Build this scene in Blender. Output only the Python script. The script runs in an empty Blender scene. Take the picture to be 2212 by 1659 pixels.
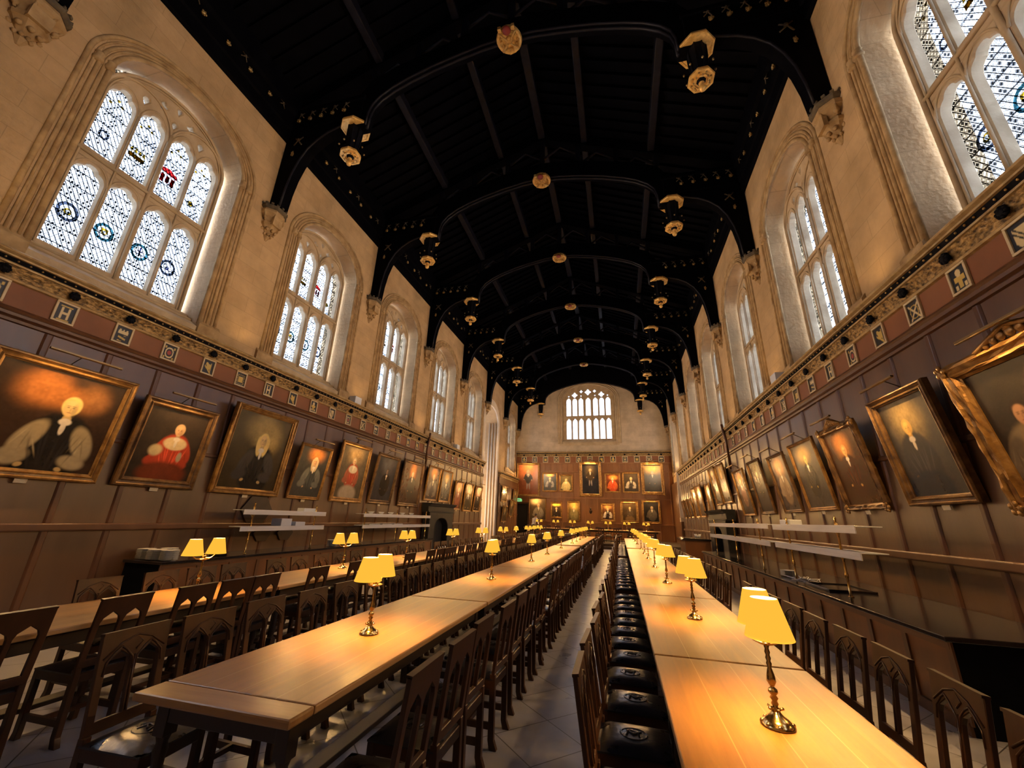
import bpy, bmesh, math, random
import numpy as np
from mathutils import Matrix, Vector
random.seed(7)
SKY = 22.0; UPW = 14.0; CROSS = 950.0
PI = math.pi
C = bpy.context.scene.collection
sc = bpy.context.scene

# ------------------------------------------------------------------ helpers
class MB:
    """collects shapes, linked as ONE mesh object"""
    def __init__(s): s.v = []; s.f = []; s.sm = []
    def add(s, vs, fs, smooth=False, M=None):
        n = len(s.v)
        if M is not None: vs = [tuple(M @ Vector(v)) for v in vs]
        s.v += [tuple(v) for v in vs]; s.f += [tuple(i + n for i in f) for f in fs]; s.sm += [smooth] * len(fs); return s
    def box(s, x0, x1, y0, y1, z0, z1, M=None):
        vs = [(x, y, z) for x in (x0, x1) for y in (y0, y1) for z in (z0, z1)]
        return s.add(vs, [(0, 1, 3, 2), (4, 6, 7, 5), (0, 4, 5, 1), (2, 3, 7, 6), (0, 2, 6, 4), (1, 5, 7, 3)], False, M)
    def lathe(s, prof, seg=16, c=(0, 0, 0), smooth=True, M=None, rot=0.0, sx=1, sy=1):
        vs = []; fs = []
        for r, z in prof:
            for k in range(seg):
                a = 2 * PI * k / seg + rot
                vs.append((c[0] + r * math.cos(a) * sx, c[1] + r * math.sin(a) * sy, c[2] + z))
        n = len(prof)
        for i in range(n - 1):
            for k in range(seg):
                k2 = (k + 1) % seg
                fs.append((i * seg + k, i * seg + k2, (i + 1) * seg + k2, (i + 1) * seg + k))
        if prof[0][0] > 1e-5: fs.append(tuple(range(seg))[::-1])
        if prof[-1][0] > 1e-5: fs.append(tuple((n - 1) * seg + k for k in range(seg)))
        return s.add(vs, fs, smooth, M)
    def tube(s, pts, r, seg=8, closed=False, smooth=True, M=None, flat=1.0):
        pts = [Vector(p) for p in pts]; n = len(pts); vs = []; fs = []; up = None
        for i, p in enumerate(pts):
            a = pts[(i - 1) % n] if (closed or i > 0) else p
            b = pts[(i + 1) % n] if (closed or i < n - 1) else p
            t = (b - a).normalized()
            if up is None: up = Vector((0, 0, 1)) if abs(t.z) < .9 else Vector((0, 1, 0))
            u = (up - t * up.dot(t)).normalized(); w = t.cross(u); up = u
            rr = r[i] if isinstance(r, (list, tuple)) else r
            for k in range(seg):
                an = 2 * PI * k / seg + PI / seg
                vs.append(p + (u * math.cos(an) + w * math.sin(an) * flat) * rr)
        m = n if closed else n - 1
        for i in range(m):
            j = (i + 1) % n
            for k in range(seg):
                k2 = (k + 1) % seg
                fs.append((i * seg + k, i * seg + k2, j * seg + k2, j * seg + k))
        if not closed:
            fs.append(tuple(range(seg))[::-1]); fs.append(tuple((n - 1) * seg + k for k in range(seg)))
        return s.add(vs, fs, smooth, M)
    def ball(s, c, r, seg=10, rings=6, sx=1, sy=1, sz=1, M=None):
        prof = [(max(1e-6, r * math.sin(PI * i / rings)), -r * math.cos(PI * i / rings) * sz) for i in range(rings + 1)]
        return s.lathe(prof, seg, c, True, M, 0, sx, sy)
    def prism(s, poly, a0, a1, ax='y', M=None, smooth=False):
        """poly of 2D points (p,q) extruded along ax; ax y: (p,*,q); ax x: (*,p,q); ax z: (p,q,*)"""
        def mk(p, q, a): return (p, a, q) if ax == 'y' else ((a, p, q) if ax == 'x' else (p, q, a))
        n = len(poly); vs = [mk(p, q, a0) for p, q in poly] + [mk(p, q, a1) for p, q in poly]
        fs = [tuple(range(n)), tuple(range(2 * n - 1, n - 1, -1))] + [(i, (i + 1) % n, n + (i + 1) % n, n + i)[::-1] for i in range(n)]
        return s.add(vs, fs, smooth, M)
    def mesh(s, name, mat=None, bevel=0, fix=True):
        me = bpy.data.meshes.new(name); me.from_pydata(s.v, [], s.f)
        me.polygons.foreach_set('use_smooth', s.sm)
        if fix or bevel:
            bm = bmesh.new(); bm.from_mesh(me)
            bmesh.ops.recalc_face_normals(bm, faces=bm.faces)
            if bevel:
                es = [e for e in bm.edges if len(e.link_faces) == 2 and e.calc_face_angle(0) > .5]
                bmesh.ops.bevel(bm, geom=es, offset=bevel, segments=2 if bevel > .004 else 1, profile=.5, affect='EDGES', clamp_overlap=True)
            bm.to_mesh(me); bm.free()
        if mat: me.materials.append(mat)
        return me
    def build(s, name, mat=None, parent=None, bevel=0, loc=None, rot=None, fix=True):
        return link(name, s.mesh(name, mat, bevel, fix), parent, loc, rot)

def link(name, me, parent=None, loc=None, rot=None):
    o = bpy.data.objects.new(name, me); C.objects.link(o)
    if parent is not None: o.parent = parent
    if loc: o.location = loc
    if rot: o.rotation_euler = rot
    return o
def tag(o, label=None, cat=None, group=None, kind=None):
    if label: o['label'] = label
    if cat: o['category'] = cat
    if group: o['group'] = group
    if kind: o['kind'] = kind
    return o
def empty(name, loc=(0, 0, 0), rot=(0, 0, 0), label=None, cat=None, group=None, kind=None):
    o = bpy.data.objects.new(name, None); C.objects.link(o); o.location = loc; o.rotation_euler = rot; o.empty_display_size = .1
    return tag(o, label, cat, group, kind)
def copy_tree(o, parent=None, loc=None, rot=None, label=None, group=None):
    c = o.copy(); C.objects.link(c); c.parent = parent
    if loc is not None: c.location = loc
    if rot is not None: c.rotation_euler = rot
    if label: c['label'] = label
    if group: c['group'] = group
    for ch in o.children: copy_tree(ch, c)
    return c
def struct(o): o['kind'] = 'structure'; return o

def plate(outer, holes, th, bev=0.0):
    """2D outline with holes -> slab in local X,Z, thickness along Y (centred)"""
    cu = bpy.data.curves.new('plate', 'CURVE'); cu.dimensions = '2D'; cu.fill_mode = 'BOTH'
    cu.extrude = th / 2 - bev; cu.bevel_depth = bev; cu.bevel_resolution = 0; cu.offset = -bev
    for pts in [outer] + holes:
        sp = cu.splines.new('POLY'); sp.points.add(len(pts) - 1)
        for i, p in enumerate(pts): sp.points[i].co = (p[0], p[1], 0, 1)
        sp.use_cyclic_u = True
    o = bpy.data.objects.new('plate', cu); C.objects.link(o)
    dg = bpy.context.evaluated_depsgraph_get(); me = bpy.data.meshes.new_from_object(o.evaluated_get(dg))
    vs = [(v.co.x, v.co.z, v.co.y) for v in me.vertices]; fs = [tuple(p.vertices)[::-1] for p in me.polygons]
    bpy.data.objects.remove(o); bpy.data.curves.remove(cu); bpy.data.meshes.remove(me)
    return vs, fs
ORD = ['nearest', 'second', 'third', 'fourth', 'fifth', 'sixth', 'seventh', 'eighth', 'ninth', 'tenth', 'eleventh', 'twelfth', 'thirteenth',
       'fourteenth', 'fifteenth', 'sixteenth', 'seventeenth', 'eighteenth', 'nineteenth', 'twentieth']
def ordn(i):
    if i < 20: return ORD[i]
    t = ['twenty', 'thirty', 'forty', 'fifty'][(i + 1) // 10 - 2]; u = (i + 1) % 10
    if u == 0: return {'twenty': 'twentieth', 'thirty': 'thirtieth', 'forty': 'fortieth', 'fifty': 'fiftieth'}[t]
    return t + '-' + (['first'] + ORD[1:])[u - 1]
def vpos(i, what='viewer'): return 'nearest to the %s' % what if i == 0 else '%s from the %s' % (ordn(i), what)
def arch(a, spring, rise, n=24, e=2.2, q=.55, x0=0.0):
    """points of a depressed arch from right springing over to left"""
    out = []
    for i in range(n + 1):
        th = PI * i / n; x = a * math.cos(th); t = abs(x) / a
        out.append((x0 + x, spring + rise * (max(0, 1 - t ** e)) ** q))
    return out
def head(w, spring, rise, x0=0, n=16, cusp=.16):
    out = []
    for i in range(n + 1):
        th = PI * i / n; k = 1 - cusp * (math.exp(-((th - .95) / .2) ** 2) + math.exp(-((PI - th - .95) / .2) ** 2))
        s_ = math.sin(th); out.append((x0 + w * math.cos(th) * (k if 0 < i < n else 1), spring + rise * (s_ ** 1.15) * k))
    return out

# ------------------------------------------------------------------ materials
def new_mat(name):
    m = bpy.data.materials.new(name); m.use_nodes = True; nt = m.node_tree
    return m, nt, nt.nodes['Principled BSDF']
def N(nt, t, **kw):
    n = nt.nodes.new(t)
    for k, v in kw.items(): setattr(n, k, v)
    return n
def L(nt, a, b): nt.links.new(a, b)
def noise_mat(name, c1, c2, scale=4.0, stretch=(1, 1, 1), rough=.5, rough2=None, metal=0.0, bump=0.0, bscale=None, spec=.5, detail=4, coat=0.0):
    m, nt, b = new_mat(name)
    tc = N(nt, 'ShaderNodeTexCoord'); mp = N(nt, 'ShaderNodeMapping'); mp.inputs['Scale'].default_value = stretch
    nz = N(nt, 'ShaderNodeTexNoise'); nz.inputs['Scale'].default_value = scale; nz.inputs['Detail'].default_value = detail
    cr = N(nt, 'ShaderNodeValToRGB'); cr.color_ramp.elements[0].position = .32; cr.color_ramp.elements[1].position = .68
    cr.color_ramp.elements[0].color = (*c1, 1); cr.color_ramp.elements[1].color = (*c2, 1)
    L(nt, tc.outputs['Object'], mp.inputs[0]); L(nt, mp.outputs[0], nz.inputs['Vector']); L(nt, nz.outputs[0], cr.inputs[0]); L(nt, cr.outputs[0], b.inputs['Base Color'])
    b.inputs['Roughness'].default_value = rough; b.inputs['Metallic'].default_value = metal; b.inputs['Specular IOR Level'].default_value = spec
    if coat: b.inputs['Coat Weight'].default_value = coat; b.inputs['Coat Roughness'].default_value = .12
    if rough2 is not None:
        mr = N(nt, 'ShaderNodeMapRange'); mr.inputs['To Min'].default_value = rough; mr.inputs['To Max'].default_value = rough2
        L(nt, nz.outputs[0], mr.inputs[0]); L(nt, mr.outputs[0], b.inputs['Roughness'])
    if bump:
        n2 = nz
        if bscale:
            n2 = N(nt, 'ShaderNodeTexNoise'); n2.inputs['Scale'].default_value = bscale; n2.inputs['Detail'].default_value = 3; L(nt, mp.outputs[0], n2.inputs['Vector'])
        bp = N(nt, 'ShaderNodeBump'); bp.inputs['Strength'].default_value = 1; bp.inputs['Distance'].default_value = bump
        L(nt, n2.outputs[0], bp.inputs['Height']); L(nt, bp.outputs[0], b.inputs['Normal'])
    return m
def plain(name, c, rough=.5, metal=0.0, em=None, es=0.0):
    m, nt, b = new_mat(name); b.inputs['Base Color'].default_value = (*c, 1); b.inputs['Roughness'].default_value = rough; b.inputs['Metallic'].default_value = metal
    if em: b.inputs['Emission Color'].default_value = (*em, 1); b.inputs['Emission Strength'].default_value = es
    return m
def stone_mat(name, c1, c2, cm, side):
    """ashlar blocks; side True for walls along Y"""
    m, nt, b = new_mat(name)
    tc = N(nt, 'ShaderNodeTexCoord'); sp = N(nt, 'ShaderNodeSeparateXYZ'); cb = N(nt, 'ShaderNodeCombineXYZ')
    L(nt, tc.outputs['Object'], sp.inputs[0]); ad_ = N(nt, 'ShaderNodeMath', operation='ADD'); L(nt, sp.outputs['X'], ad_.inputs[0]); L(nt, sp.outputs['Y'], ad_.inputs[1]); L(nt, ad_.outputs[0], cb.inputs[0]); L(nt, sp.outputs['Z'], cb.inputs[1])
    br = N(nt, 'ShaderNodeTexBrick'); br.inputs['Scale'].default_value = 1; br.inputs['Brick Width'].default_value = .95; br.inputs['Row Height'].default_value = .38
    br.inputs['Mortar Size'].default_value = .006; br.inputs['Mortar Smooth'].default_value = .4; br.inputs['Color1'].default_value = (*c1, 1); br.inputs['Color2'].default_value = (*c2, 1); br.inputs['Mortar'].default_value = (*cm, 1)
    L(nt, cb.outputs[0], br.inputs['Vector'])
    nz = N(nt, 'ShaderNodeTexNoise'); nz.inputs['Scale'].default_value = 1.1; nz.inputs['Detail'].default_value = 8; nz.inputs['Roughness'].default_value = .62; L(nt, tc.outputs['Object'], nz.inputs['Vector'])
    mr = N(nt, 'ShaderNodeMapRange'); mr.inputs['From Min'].default_value = .3; mr.inputs['From Max'].default_value = .7; mr.inputs['To Min'].default_value = .72; mr.inputs['To Max'].default_value = 1.12; L(nt, nz.outputs[0], mr.inputs[0])
    mx = N(nt, 'ShaderNodeVectorMath', operation='SCALE'); L(nt, br.outputs['Color'], mx.inputs[0]); L(nt, mr.outputs[0], mx.inputs['Scale']); L(nt, mx.outputs[0], b.inputs['Base Color'])
    n2 = N(nt, 'ShaderNodeTexNoise'); n2.inputs['Scale'].default_value = 14; n2.inputs['Detail'].default_value = 5; L(nt, tc.outputs['Object'], n2.inputs['Vector'])
    bp = N(nt, 'ShaderNodeBump'); bp.inputs['Distance'].default_value = .01; L(nt, n2.outputs[0], bp.inputs['Height']); L(nt, bp.outputs[0], b.inputs['Normal'])
    b.inputs['Roughness'].default_value = .85; b.inputs['Specular IOR Level'].default_value = .2
    return m
M = {}
M['stone_side'] = stone_mat('limestone_side', (.50, .345, .185), (.465, .315, .165), (.37, .255, .135), True)
M['stone_end'] = stone_mat('limestone_end', (.56, .45, .32), (.51, .41, .29), (.42, .34, .24), False)
M['stone'] = noise_mat('carved_limestone', (.40, .30, .185), (.52, .405, .26), 3, rough=.8, bump=.006, bscale=18, spec=.2)
M['stone_warm'] = noise_mat('weathered_limestone', (.27, .175, .085), (.46, .32, .165), 5, rough=.85, bump=.01, bscale=14, spec=.2)
M['pale_stone'] = noise_mat('pale_stone', (.58, .50, .40), (.68, .60, .48), 2, rough=.8, bump=.004, bscale=18, spec=.2)
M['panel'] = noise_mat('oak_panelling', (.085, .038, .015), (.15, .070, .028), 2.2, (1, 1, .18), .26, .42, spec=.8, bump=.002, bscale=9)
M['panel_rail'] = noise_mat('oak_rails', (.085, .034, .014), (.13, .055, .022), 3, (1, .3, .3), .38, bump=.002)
M['frieze'] = noise_mat('russet_frieze', (.20, .072, .024), (.25, .094, .032), 1.6, rough=.6)
M['cornice'] = noise_mat('gilded_cornice', (.30, .20, .085), (.50, .36, .17), 9, rough=.5, metal=.25, bump=.006, bscale=25)
M['carved'] = noise_mat('carved_foliage', (.055, .032, .014), (.52, .34, .13), 17, (1, 1, 1.6), .45, metal=.35, bump=.03, bscale=17, detail=2)
M['gilt'] = noise_mat('gilding', (.55, .33, .10), (.95, .68, .28), 12, rough=.32, metal=.9)
M['gilt_ring'] = noise_mat('gilded_ring', (.66, .36, .085), (.98, .64, .20), 12, rough=.36, metal=.3)
M['gilt_dull'] = noise_mat('dull_gilding', (.22, .14, .05), (.46, .32, .13), 14, rough=.45, metal=.6)
M['black'] = noise_mat('blackened_wood', (.0025, .003, .005), (.006, .0065, .010), 6, rough=.6, spec=.06)
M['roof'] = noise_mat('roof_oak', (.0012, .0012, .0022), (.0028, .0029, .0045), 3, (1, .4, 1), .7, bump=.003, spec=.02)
M['roof_lit_edge'] = noise_mat('roof_oak_lit_edge', (.0045, .0045, .008), (.011, .011, .017), 8, rough=.42, spec=.16)  # lighter, bluer copy of the roof oak; light on edges put into colour
M['chair'] = noise_mat('chair_oak', (.026, .0095, .0036), (.066, .025, .009), 7, (1, 1, .25), .30, .46, bump=.001, spec=.4)
M['chair_pale'] = noise_mat('chair_oak_pale', (.06, .024, .009), (.12, .048, .018), 6, (1, 1, .3), .36, bump=.001)  # paler oak for the chairs at the high table
M['leather'] = noise_mat('black_leather', (.006, .006, .009), (.014, .014, .019), 9, rough=.22, rough2=.36, spec=.7, bump=.003, bscale=16)
M['tableleg'] = noise_mat('table_oak_dark', (.018, .010, .007), (.035, .018, .011), 6, (1, .3, 1), .45)
M['counter_top'] = noise_mat('counter_top', (.012, .009, .010), (.022, .017, .018), 3, rough=.16)
M['counter'] = noise_mat('counter_oak', (.13, .048, .014), (.19, .072, .022), 2.5, (1, 1, .2), .38)
M['frame'] = noise_mat('gilt_frame', (.20, .10, .028), (.46, .26, .08), 9, rough=.36, metal=.55, bump=.003, bscale=40)
M['frame_dark'] = noise_mat('aged_frame', (.07, .035, .013), (.22, .12, .04), 8, rough=.4, metal=.4, bump=.004, bscale=40)
M['frame_back'] = plain('frame_back', (.02, .012, .008), .6)
M['brass'] = plain('brass', (.80, .56, .22), .17, 1)
M['brass_dull'] = plain('dull_brass', (.30, .20, .09), .35, 1)
M['steel'] = noise_mat('brushed_steel', (.62, .65, .74), (.74, .77, .86), 30, (1, .05, 1), .30, metal=.3)
M['china'] = plain('white_china', (.72, .72, .70), .25)
M['china_blue'] = plain('blue_white_china', (.50, .56, .66), .25)
M['card'] = noise_mat('label_card', (.62, .50, .30), (.72, .60, .38), 40, rough=.6)
M['paper'] = plain('white_plastic', (.62, .66, .72), .4)
M['dark_stone'] = noise_mat('fireplace_slate', (.006, .0065, .008), (.014, .015, .018), 5, rough=.5, spec=.25)
M['soot'] = plain('fireplace_soot', (.004, .004, .004), .9)
M['dais'] = noise_mat('dais_oak', (.025, .013, .008), (.05, .027, .015), 3, (1, .3, 1), .4)
M['lead'] = plain('lead', (.06, .06, .065), .6)

def floor_mat():
    m, nt, b = new_mat('stone_flags')
    tc = N(nt, 'ShaderNodeTexCoord'); mp = N(nt, 'ShaderNodeMapping'); mp.inputs['Rotation'].default_value = (0, 0, PI / 4); mp.inputs['Location'].default_value = (.37, .11, 0)
    br = N(nt, 'ShaderNodeTexBrick'); br.offset = 0; br.inputs['Brick Width'].default_value = .5; br.inputs['Row Height'].default_value = .5; br.inputs['Scale'].default_value = 1
    br.inputs['Mortar Size'].default_value = .005; br.inputs['Mortar Smooth'].default_value = .2; br.inputs['Color1'].default_value = (.37, .38, .44, 1); br.inputs['Color2'].default_value = (.43, .44, .50, 1); br.inputs['Mortar'].default_value = (.075, .07, .07, 1)
    L(nt, tc.outputs['Object'], mp.inputs[0]); L(nt, mp.outputs[0], br.inputs['Vector'])
    nz = N(nt, 'ShaderNodeTexNoise'); nz.inputs['Scale'].default_value = 2.5; nz.inputs['Detail'].default_value = 7; L(nt, tc.outputs['Object'], nz.inputs['Vector'])
    mr = N(nt, 'ShaderNodeMapRange'); mr.inputs['From Min'].default_value = .3; mr.inputs['From Max'].default_value = .7; mr.inputs['To Min'].default_value = .75; mr.inputs['To Max'].default_value = 1.15; L(nt, nz.outputs[0], mr.inputs[0])
    mx = N(nt, 'ShaderNodeVectorMath', operation='SCALE'); L(nt, br.outputs['Color'], mx.inputs[0]); L(nt, mr.outputs[0], mx.inputs['Scale']); L(nt, mx.outputs[0], b.inputs['Base Color'])
    r2 = N(nt, 'ShaderNodeMapRange'); r2.inputs['To Min'].default_value = .20; r2.inputs['To Max'].default_value = .42; b.inputs['Specular IOR Level'].default_value = .75; L(nt, nz.outputs[0], r2.inputs[0]); L(nt, r2.outputs[0], b.inputs['Roughness'])
    return m
M['floor'] = floor_mat()

def table_mat():
    """long oak boards with pale seams; objects' local X across, Y along"""
    m, nt, b = new_mat('table_oak_boards')
    tc = N(nt, 'ShaderNodeTexCoord'); sp = N(nt, 'ShaderNodeSeparateXYZ'); L(nt, tc.outputs['Object'], sp.inputs[0])
    mp = N(nt, 'ShaderNodeMapping'); mp.inputs['Scale'].default_value = (7, .55, 1); L(nt, tc.outputs['Object'], mp.inputs[0])
    nz = N(nt, 'ShaderNodeTexNoise'); nz.inputs['Scale'].default_value = 2.2; nz.inputs['Detail'].default_value = 9; nz.inputs['Roughness'].default_value = .65; nz.inputs['Distortion'].default_value = .6; L(nt, mp.outputs[0], nz.inputs['Vector'])
    sc1 = N(nt, 'ShaderNodeMath', operation='MULTIPLY_ADD'); sc1.inputs[1].default_value = 1 / .225; sc1.inputs[2].default_value = .5; L(nt, sp.outputs['X'], sc1.inputs[0])
    fl = N(nt, 'ShaderNodeMath', operation='FLOOR'); L(nt, sc1.outputs[0], fl.inputs[0]); fr = N(nt, 'ShaderNodeMath', operation='FRACT'); L(nt, sc1.outputs[0], fr.inputs[0])
    wn = N(nt, 'ShaderNodeTexWhiteNoise', noise_dimensions='1D'); L(nt, fl.outputs[0], wn.inputs['W'])
    cr = N(nt, 'ShaderNodeValToRGB'); e = cr.color_ramp.elements; e[0].position = .25; e[1].position = .75; e[0].color = (.25, .108, .028, 1); e[1].color = (.46, .225, .062, 1); L(nt, nz.outputs[0], cr.inputs[0])
    vm = N(nt, 'ShaderNodeMath', operation='MULTIPLY_ADD'); vm.inputs[1].default_value = .25; vm.inputs[2].default_value = .87; L(nt, wn.outputs['Value'], vm.inputs[0])
    mul = N(nt, 'ShaderNodeVectorMath', operation='SCALE'); L(nt, cr.outputs[0], mul.inputs[0]); L(nt, vm.outputs[0], mul.inputs['Scale'])
    sb = N(nt, 'ShaderNodeMath', operation='SUBTRACT'); sb.inputs[1].default_value = .5; L(nt, fr.outputs[0], sb.inputs[0]); ab = N(nt, 'ShaderNodeMath', operation='ABSOLUTE'); L(nt, sb.outputs[0], ab.inputs[0])
    lt = N(nt, 'ShaderNodeMath', operation='LESS_THAN'); lt.inputs[1].default_value = .011; L(nt, ab.outputs[0], lt.inputs[0])
    mix = N(nt, 'ShaderNodeMix', data_type='RGBA'); L(nt, lt.outputs[0], mix.inputs['Factor']); L(nt, mul.outputs[0], mix.inputs['A']); mix.inputs['B'].default_value = (.46, .27, .11, 1)
    L(nt, mix.outputs['Result'], b.inputs['Base Color'])
    mr = N(nt, 'ShaderNodeMapRange'); mr.inputs['To Min'].default_value = .22; mr.inputs['To Max'].default_value = .42; L(nt, nz.outputs[0], mr.inputs[0]); L(nt, mr.outputs[0], b.inputs['Roughness'])
    bp = N(nt, 'ShaderNodeBump'); bp.inputs['Distance'].default_value = .0012; L(nt, nz.outputs[0], bp.inputs['Height']); L(nt, bp.outputs[0], b.inputs['Normal'])
    return m
M['table'] = table_mat()
M['breadboard'] = noise_mat('table_end_board', (.32, .155, .045), (.46, .25, .085), 3, (.6, 6, 1), .3)

def shade_mat():
    m = bpy.data.materials.new('lamp_shade_silk'); m.use_nodes = True; nt = m.node_tree; nt.nodes.clear()
    out = N(nt, 'ShaderNodeOutputMaterial'); d = N(nt, 'ShaderNodeBsdfDiffuse'); t = N(nt, 'ShaderNodeBsdfTranslucent'); mx = N(nt, 'ShaderNodeMixShader'); em = N(nt, 'ShaderNodeEmission'); ad = N(nt, 'ShaderNodeAddShader')
    d.inputs[0].default_value = (.02, .008, .0006, 1); t.inputs[0].default_value = (.022, .009, .0006, 1); mx.inputs[0].default_value = .5
    em.inputs[0].default_value = (1.0, .50, .045, 1); em.inputs[1].default_value = .84
    L(nt, d.outputs[0], mx.inputs[1]); L(nt, t.outputs[0], mx.inputs[2]); L(nt, mx.outputs[0], ad.inputs[0]); L(nt, em.outputs[0], ad.inputs[1]); L(nt, ad.outputs[0], out.inputs[0])
    return m
M['shade'] = shade_mat()
M['lining'] = plain('white_shade_lining', (.85, .78, .62), .8)
M['bulb'] = plain('lamp_bulb', (1, .9, .7), .5, 0, (1, .78, .42), 22)

def glass_mat(name, kind):
    """leaded quarry glazing: lets the sky through between leads. local X across, Z up"""
    m = bpy.data.materials.new(name); m.use_nodes = True; nt = m.node_tree; nt.nodes.clear()
    out = N(nt, 'ShaderNodeOutputMaterial'); tr = N(nt, 'ShaderNodeBsdfTransparent'); gl = N(nt, 'ShaderNodeBsdfGlossy'); gl.inputs['Roughness'].default_value = .08; mx = N(nt, 'ShaderNodeMixShader'); mx.inputs[0].default_value = .03
    tc = N(nt, 'ShaderNodeTexCoord'); sp = N(nt, 'ShaderNodeSeparateXYZ'); L(nt, tc.outputs['Object'], sp.inputs[0])
    def mth(op, a, b=None, c=None):
        n = N(nt, 'ShaderNodeMath', operation=op)
        for i, q in enumerate((a, b, c)):
            if q is None: continue
            if isinstance(q, (int, float)): n.inputs[i].default_value = q
            else: L(nt, q, n.inputs[i])
        return n.outputs[0]
    if kind == 'plain':
        tr.inputs[0].default_value = (.30, .30, .31, 1)
    else:
        X, Z = sp.outputs['X'], sp.outputs['Z']
        p = .078
        a = mth('MULTIPLY', mth('ADD', X, mth('MULTIPLY', Z, .62)), 1 / p); b_ = mth('MULTIPLY', mth('SUBTRACT', X, mth('MULTIPLY', Z, .62)), 1 / p)
        fa, fb = mth('ABSOLUTE', mth('SUBTRACT', mth('FRACT', a), .5)), mth('ABSOLUTE', mth('SUBTRACT', mth('FRACT', b_), .5))
        line = mth('MAXIMUM', mth('GREATER_THAN', fa, .425), mth('GREATER_THAN', fb, .425))
        # small painted motif in the middle of each quarry
        mot = mth('LESS_THAN', mth('ADD', mth('POWER', fa, 2.0), mth('POWER', fb, 2.0)), .03)
        bar = mth('GREATER_THAN', mth('ABSOLUTE', mth('SUBTRACT', mth('FRACT', mth('MULTIPLY', Z, 1 / .29)), .5)), .475)
        cell = N(nt, 'ShaderNodeCombineXYZ'); L(nt, mth('FLOOR', a), cell.inputs[0]); L(nt, mth('FLOOR', b_), cell.inputs[1])
        wn = N(nt, 'ShaderNodeTexWhiteNoise', noise_dimensions='3D'); L(nt, cell.outputs[0], wn.inputs['Vector'])
        patch = mth('MULTIPLY', mth('LESS_THAN', wn.outputs['Value'], .34), mth('LESS_THAN', mth('MAXIMUM', fa, fb), .27))
        hollow = mth('MULTIPLY', mth('MULTIPLY', mth('GREATER_THAN', wn.outputs['Value'], .6), mth('LESS_THAN', mth('MAXIMUM', fa, fb), .33)), mth('GREATER_THAN', mth('MAXIMUM', fa, fb), .24))
        dkv = mth('MAXIMUM', mth('MULTIPLY', mth('MAXIMUM', line, bar), .978), mth('MAXIMUM', mth('MULTIPLY', patch, .965), mth('MULTIPLY', hollow, .95)))
        tr_c = N(nt, 'ShaderNodeVectorMath', operation='SCALE'); tr_c.inputs[0].default_value = (.62, .65, .70); L(nt, mth('SUBTRACT', 1.0, dkv), tr_c.inputs['Scale']); L(nt, tr_c.outputs[0], tr.inputs[0])
    L(nt, tr.outputs[0], mx.inputs[1]); L(nt, gl.outputs[0], mx.inputs[2]); L(nt, mx.outputs[0], out.inputs[0])
    return m
M['glass'] = glass_mat('leaded_glass', 'lead'); M['clear'] = glass_mat('clear_glass', 'plain')
def tint_mat(name, c):
    m = bpy.data.materials.new(name); m.use_nodes = True; nt = m.node_tree; nt.nodes.clear()
    out = N(nt, 'ShaderNodeOutputMaterial'); tr = N(nt, 'ShaderNodeBsdfTransparent'); tr.inputs[0].default_value = (*c, 1); L(nt, tr.outputs[0], out.inputs[0]); return m
M['g_red'] = tint_mat('red_glass', (.16, .004, .004)); M['g_gold'] = tint_mat('gold_glass', (.15, .085, .004)); M['g_teal'] = tint_mat('teal_glass', (.012, .045, .055))
M['g_grey'] = tint_mat('grey_glass', (.02, .024, .035)); M['g_blue'] = tint_mat('blue_glass', (.008, .004, .12)); M['g_white'] = tint_mat('white_glass', (.3, .32, .36))

def attr_mat(name, rough, metal=0.0, bump=0.0):
    m, nt, b = new_mat(name); a = N(nt, 'ShaderNodeAttribute'); a.attribute_name = 'Col'; L(nt, a.outputs['Color'], b.inputs['Base Color']); b.inputs['Roughness'].default_value = rough; b.inputs['Metallic'].default_value = metal
    if bump:
        tc = N(nt, 'ShaderNodeTexCoord'); nz = N(nt, 'ShaderNodeTexNoise'); nz.inputs['Scale'].default_value = 45; bp = N(nt, 'ShaderNodeBump'); bp.inputs['Distance'].default_value = bump
        L(nt, tc.outputs['Object'], nz.inputs['Vector']); L(nt, nz.outputs[0], bp.inputs['Height']); L(nt, bp.outputs[0], b.inputs['Normal'])
    return m
M['canvas'] = attr_mat('varnished_canvas', .24, 0, .0006); M['canvas'].node_tree.nodes['Principled BSDF'].inputs['Specular IOR Level'].default_value = .35; M['tile'] = attr_mat('painted_tile', .45)

# ------------------------------------------------------------------ measurements (metres)
Y0, BAY = 6.68, 4.596
TR = [Y0 + k * BAY for k in range(-2, 7)]          # trusses; TR[1] = 2.08
YEND, YBACK = 34.2, -3.2
WX, PX = 6.3, 6.12                                  # stone wall face, panelling face
ZW = 11.4
SIDES = (('left', -1), ('right', 1))
BAYC = [(TR[i] + TR[i + 1]) / 2 for i in range(8)] # bay centres from -0.2 on; index 6 is the oriel bay on the left
def side_rot(s): return (0, 0, PI / 2 if s < 0 else -PI / 2)
def side_x(s, y): return y if s < 0 else -y        # local X along a side wall object with rotz above

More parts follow.
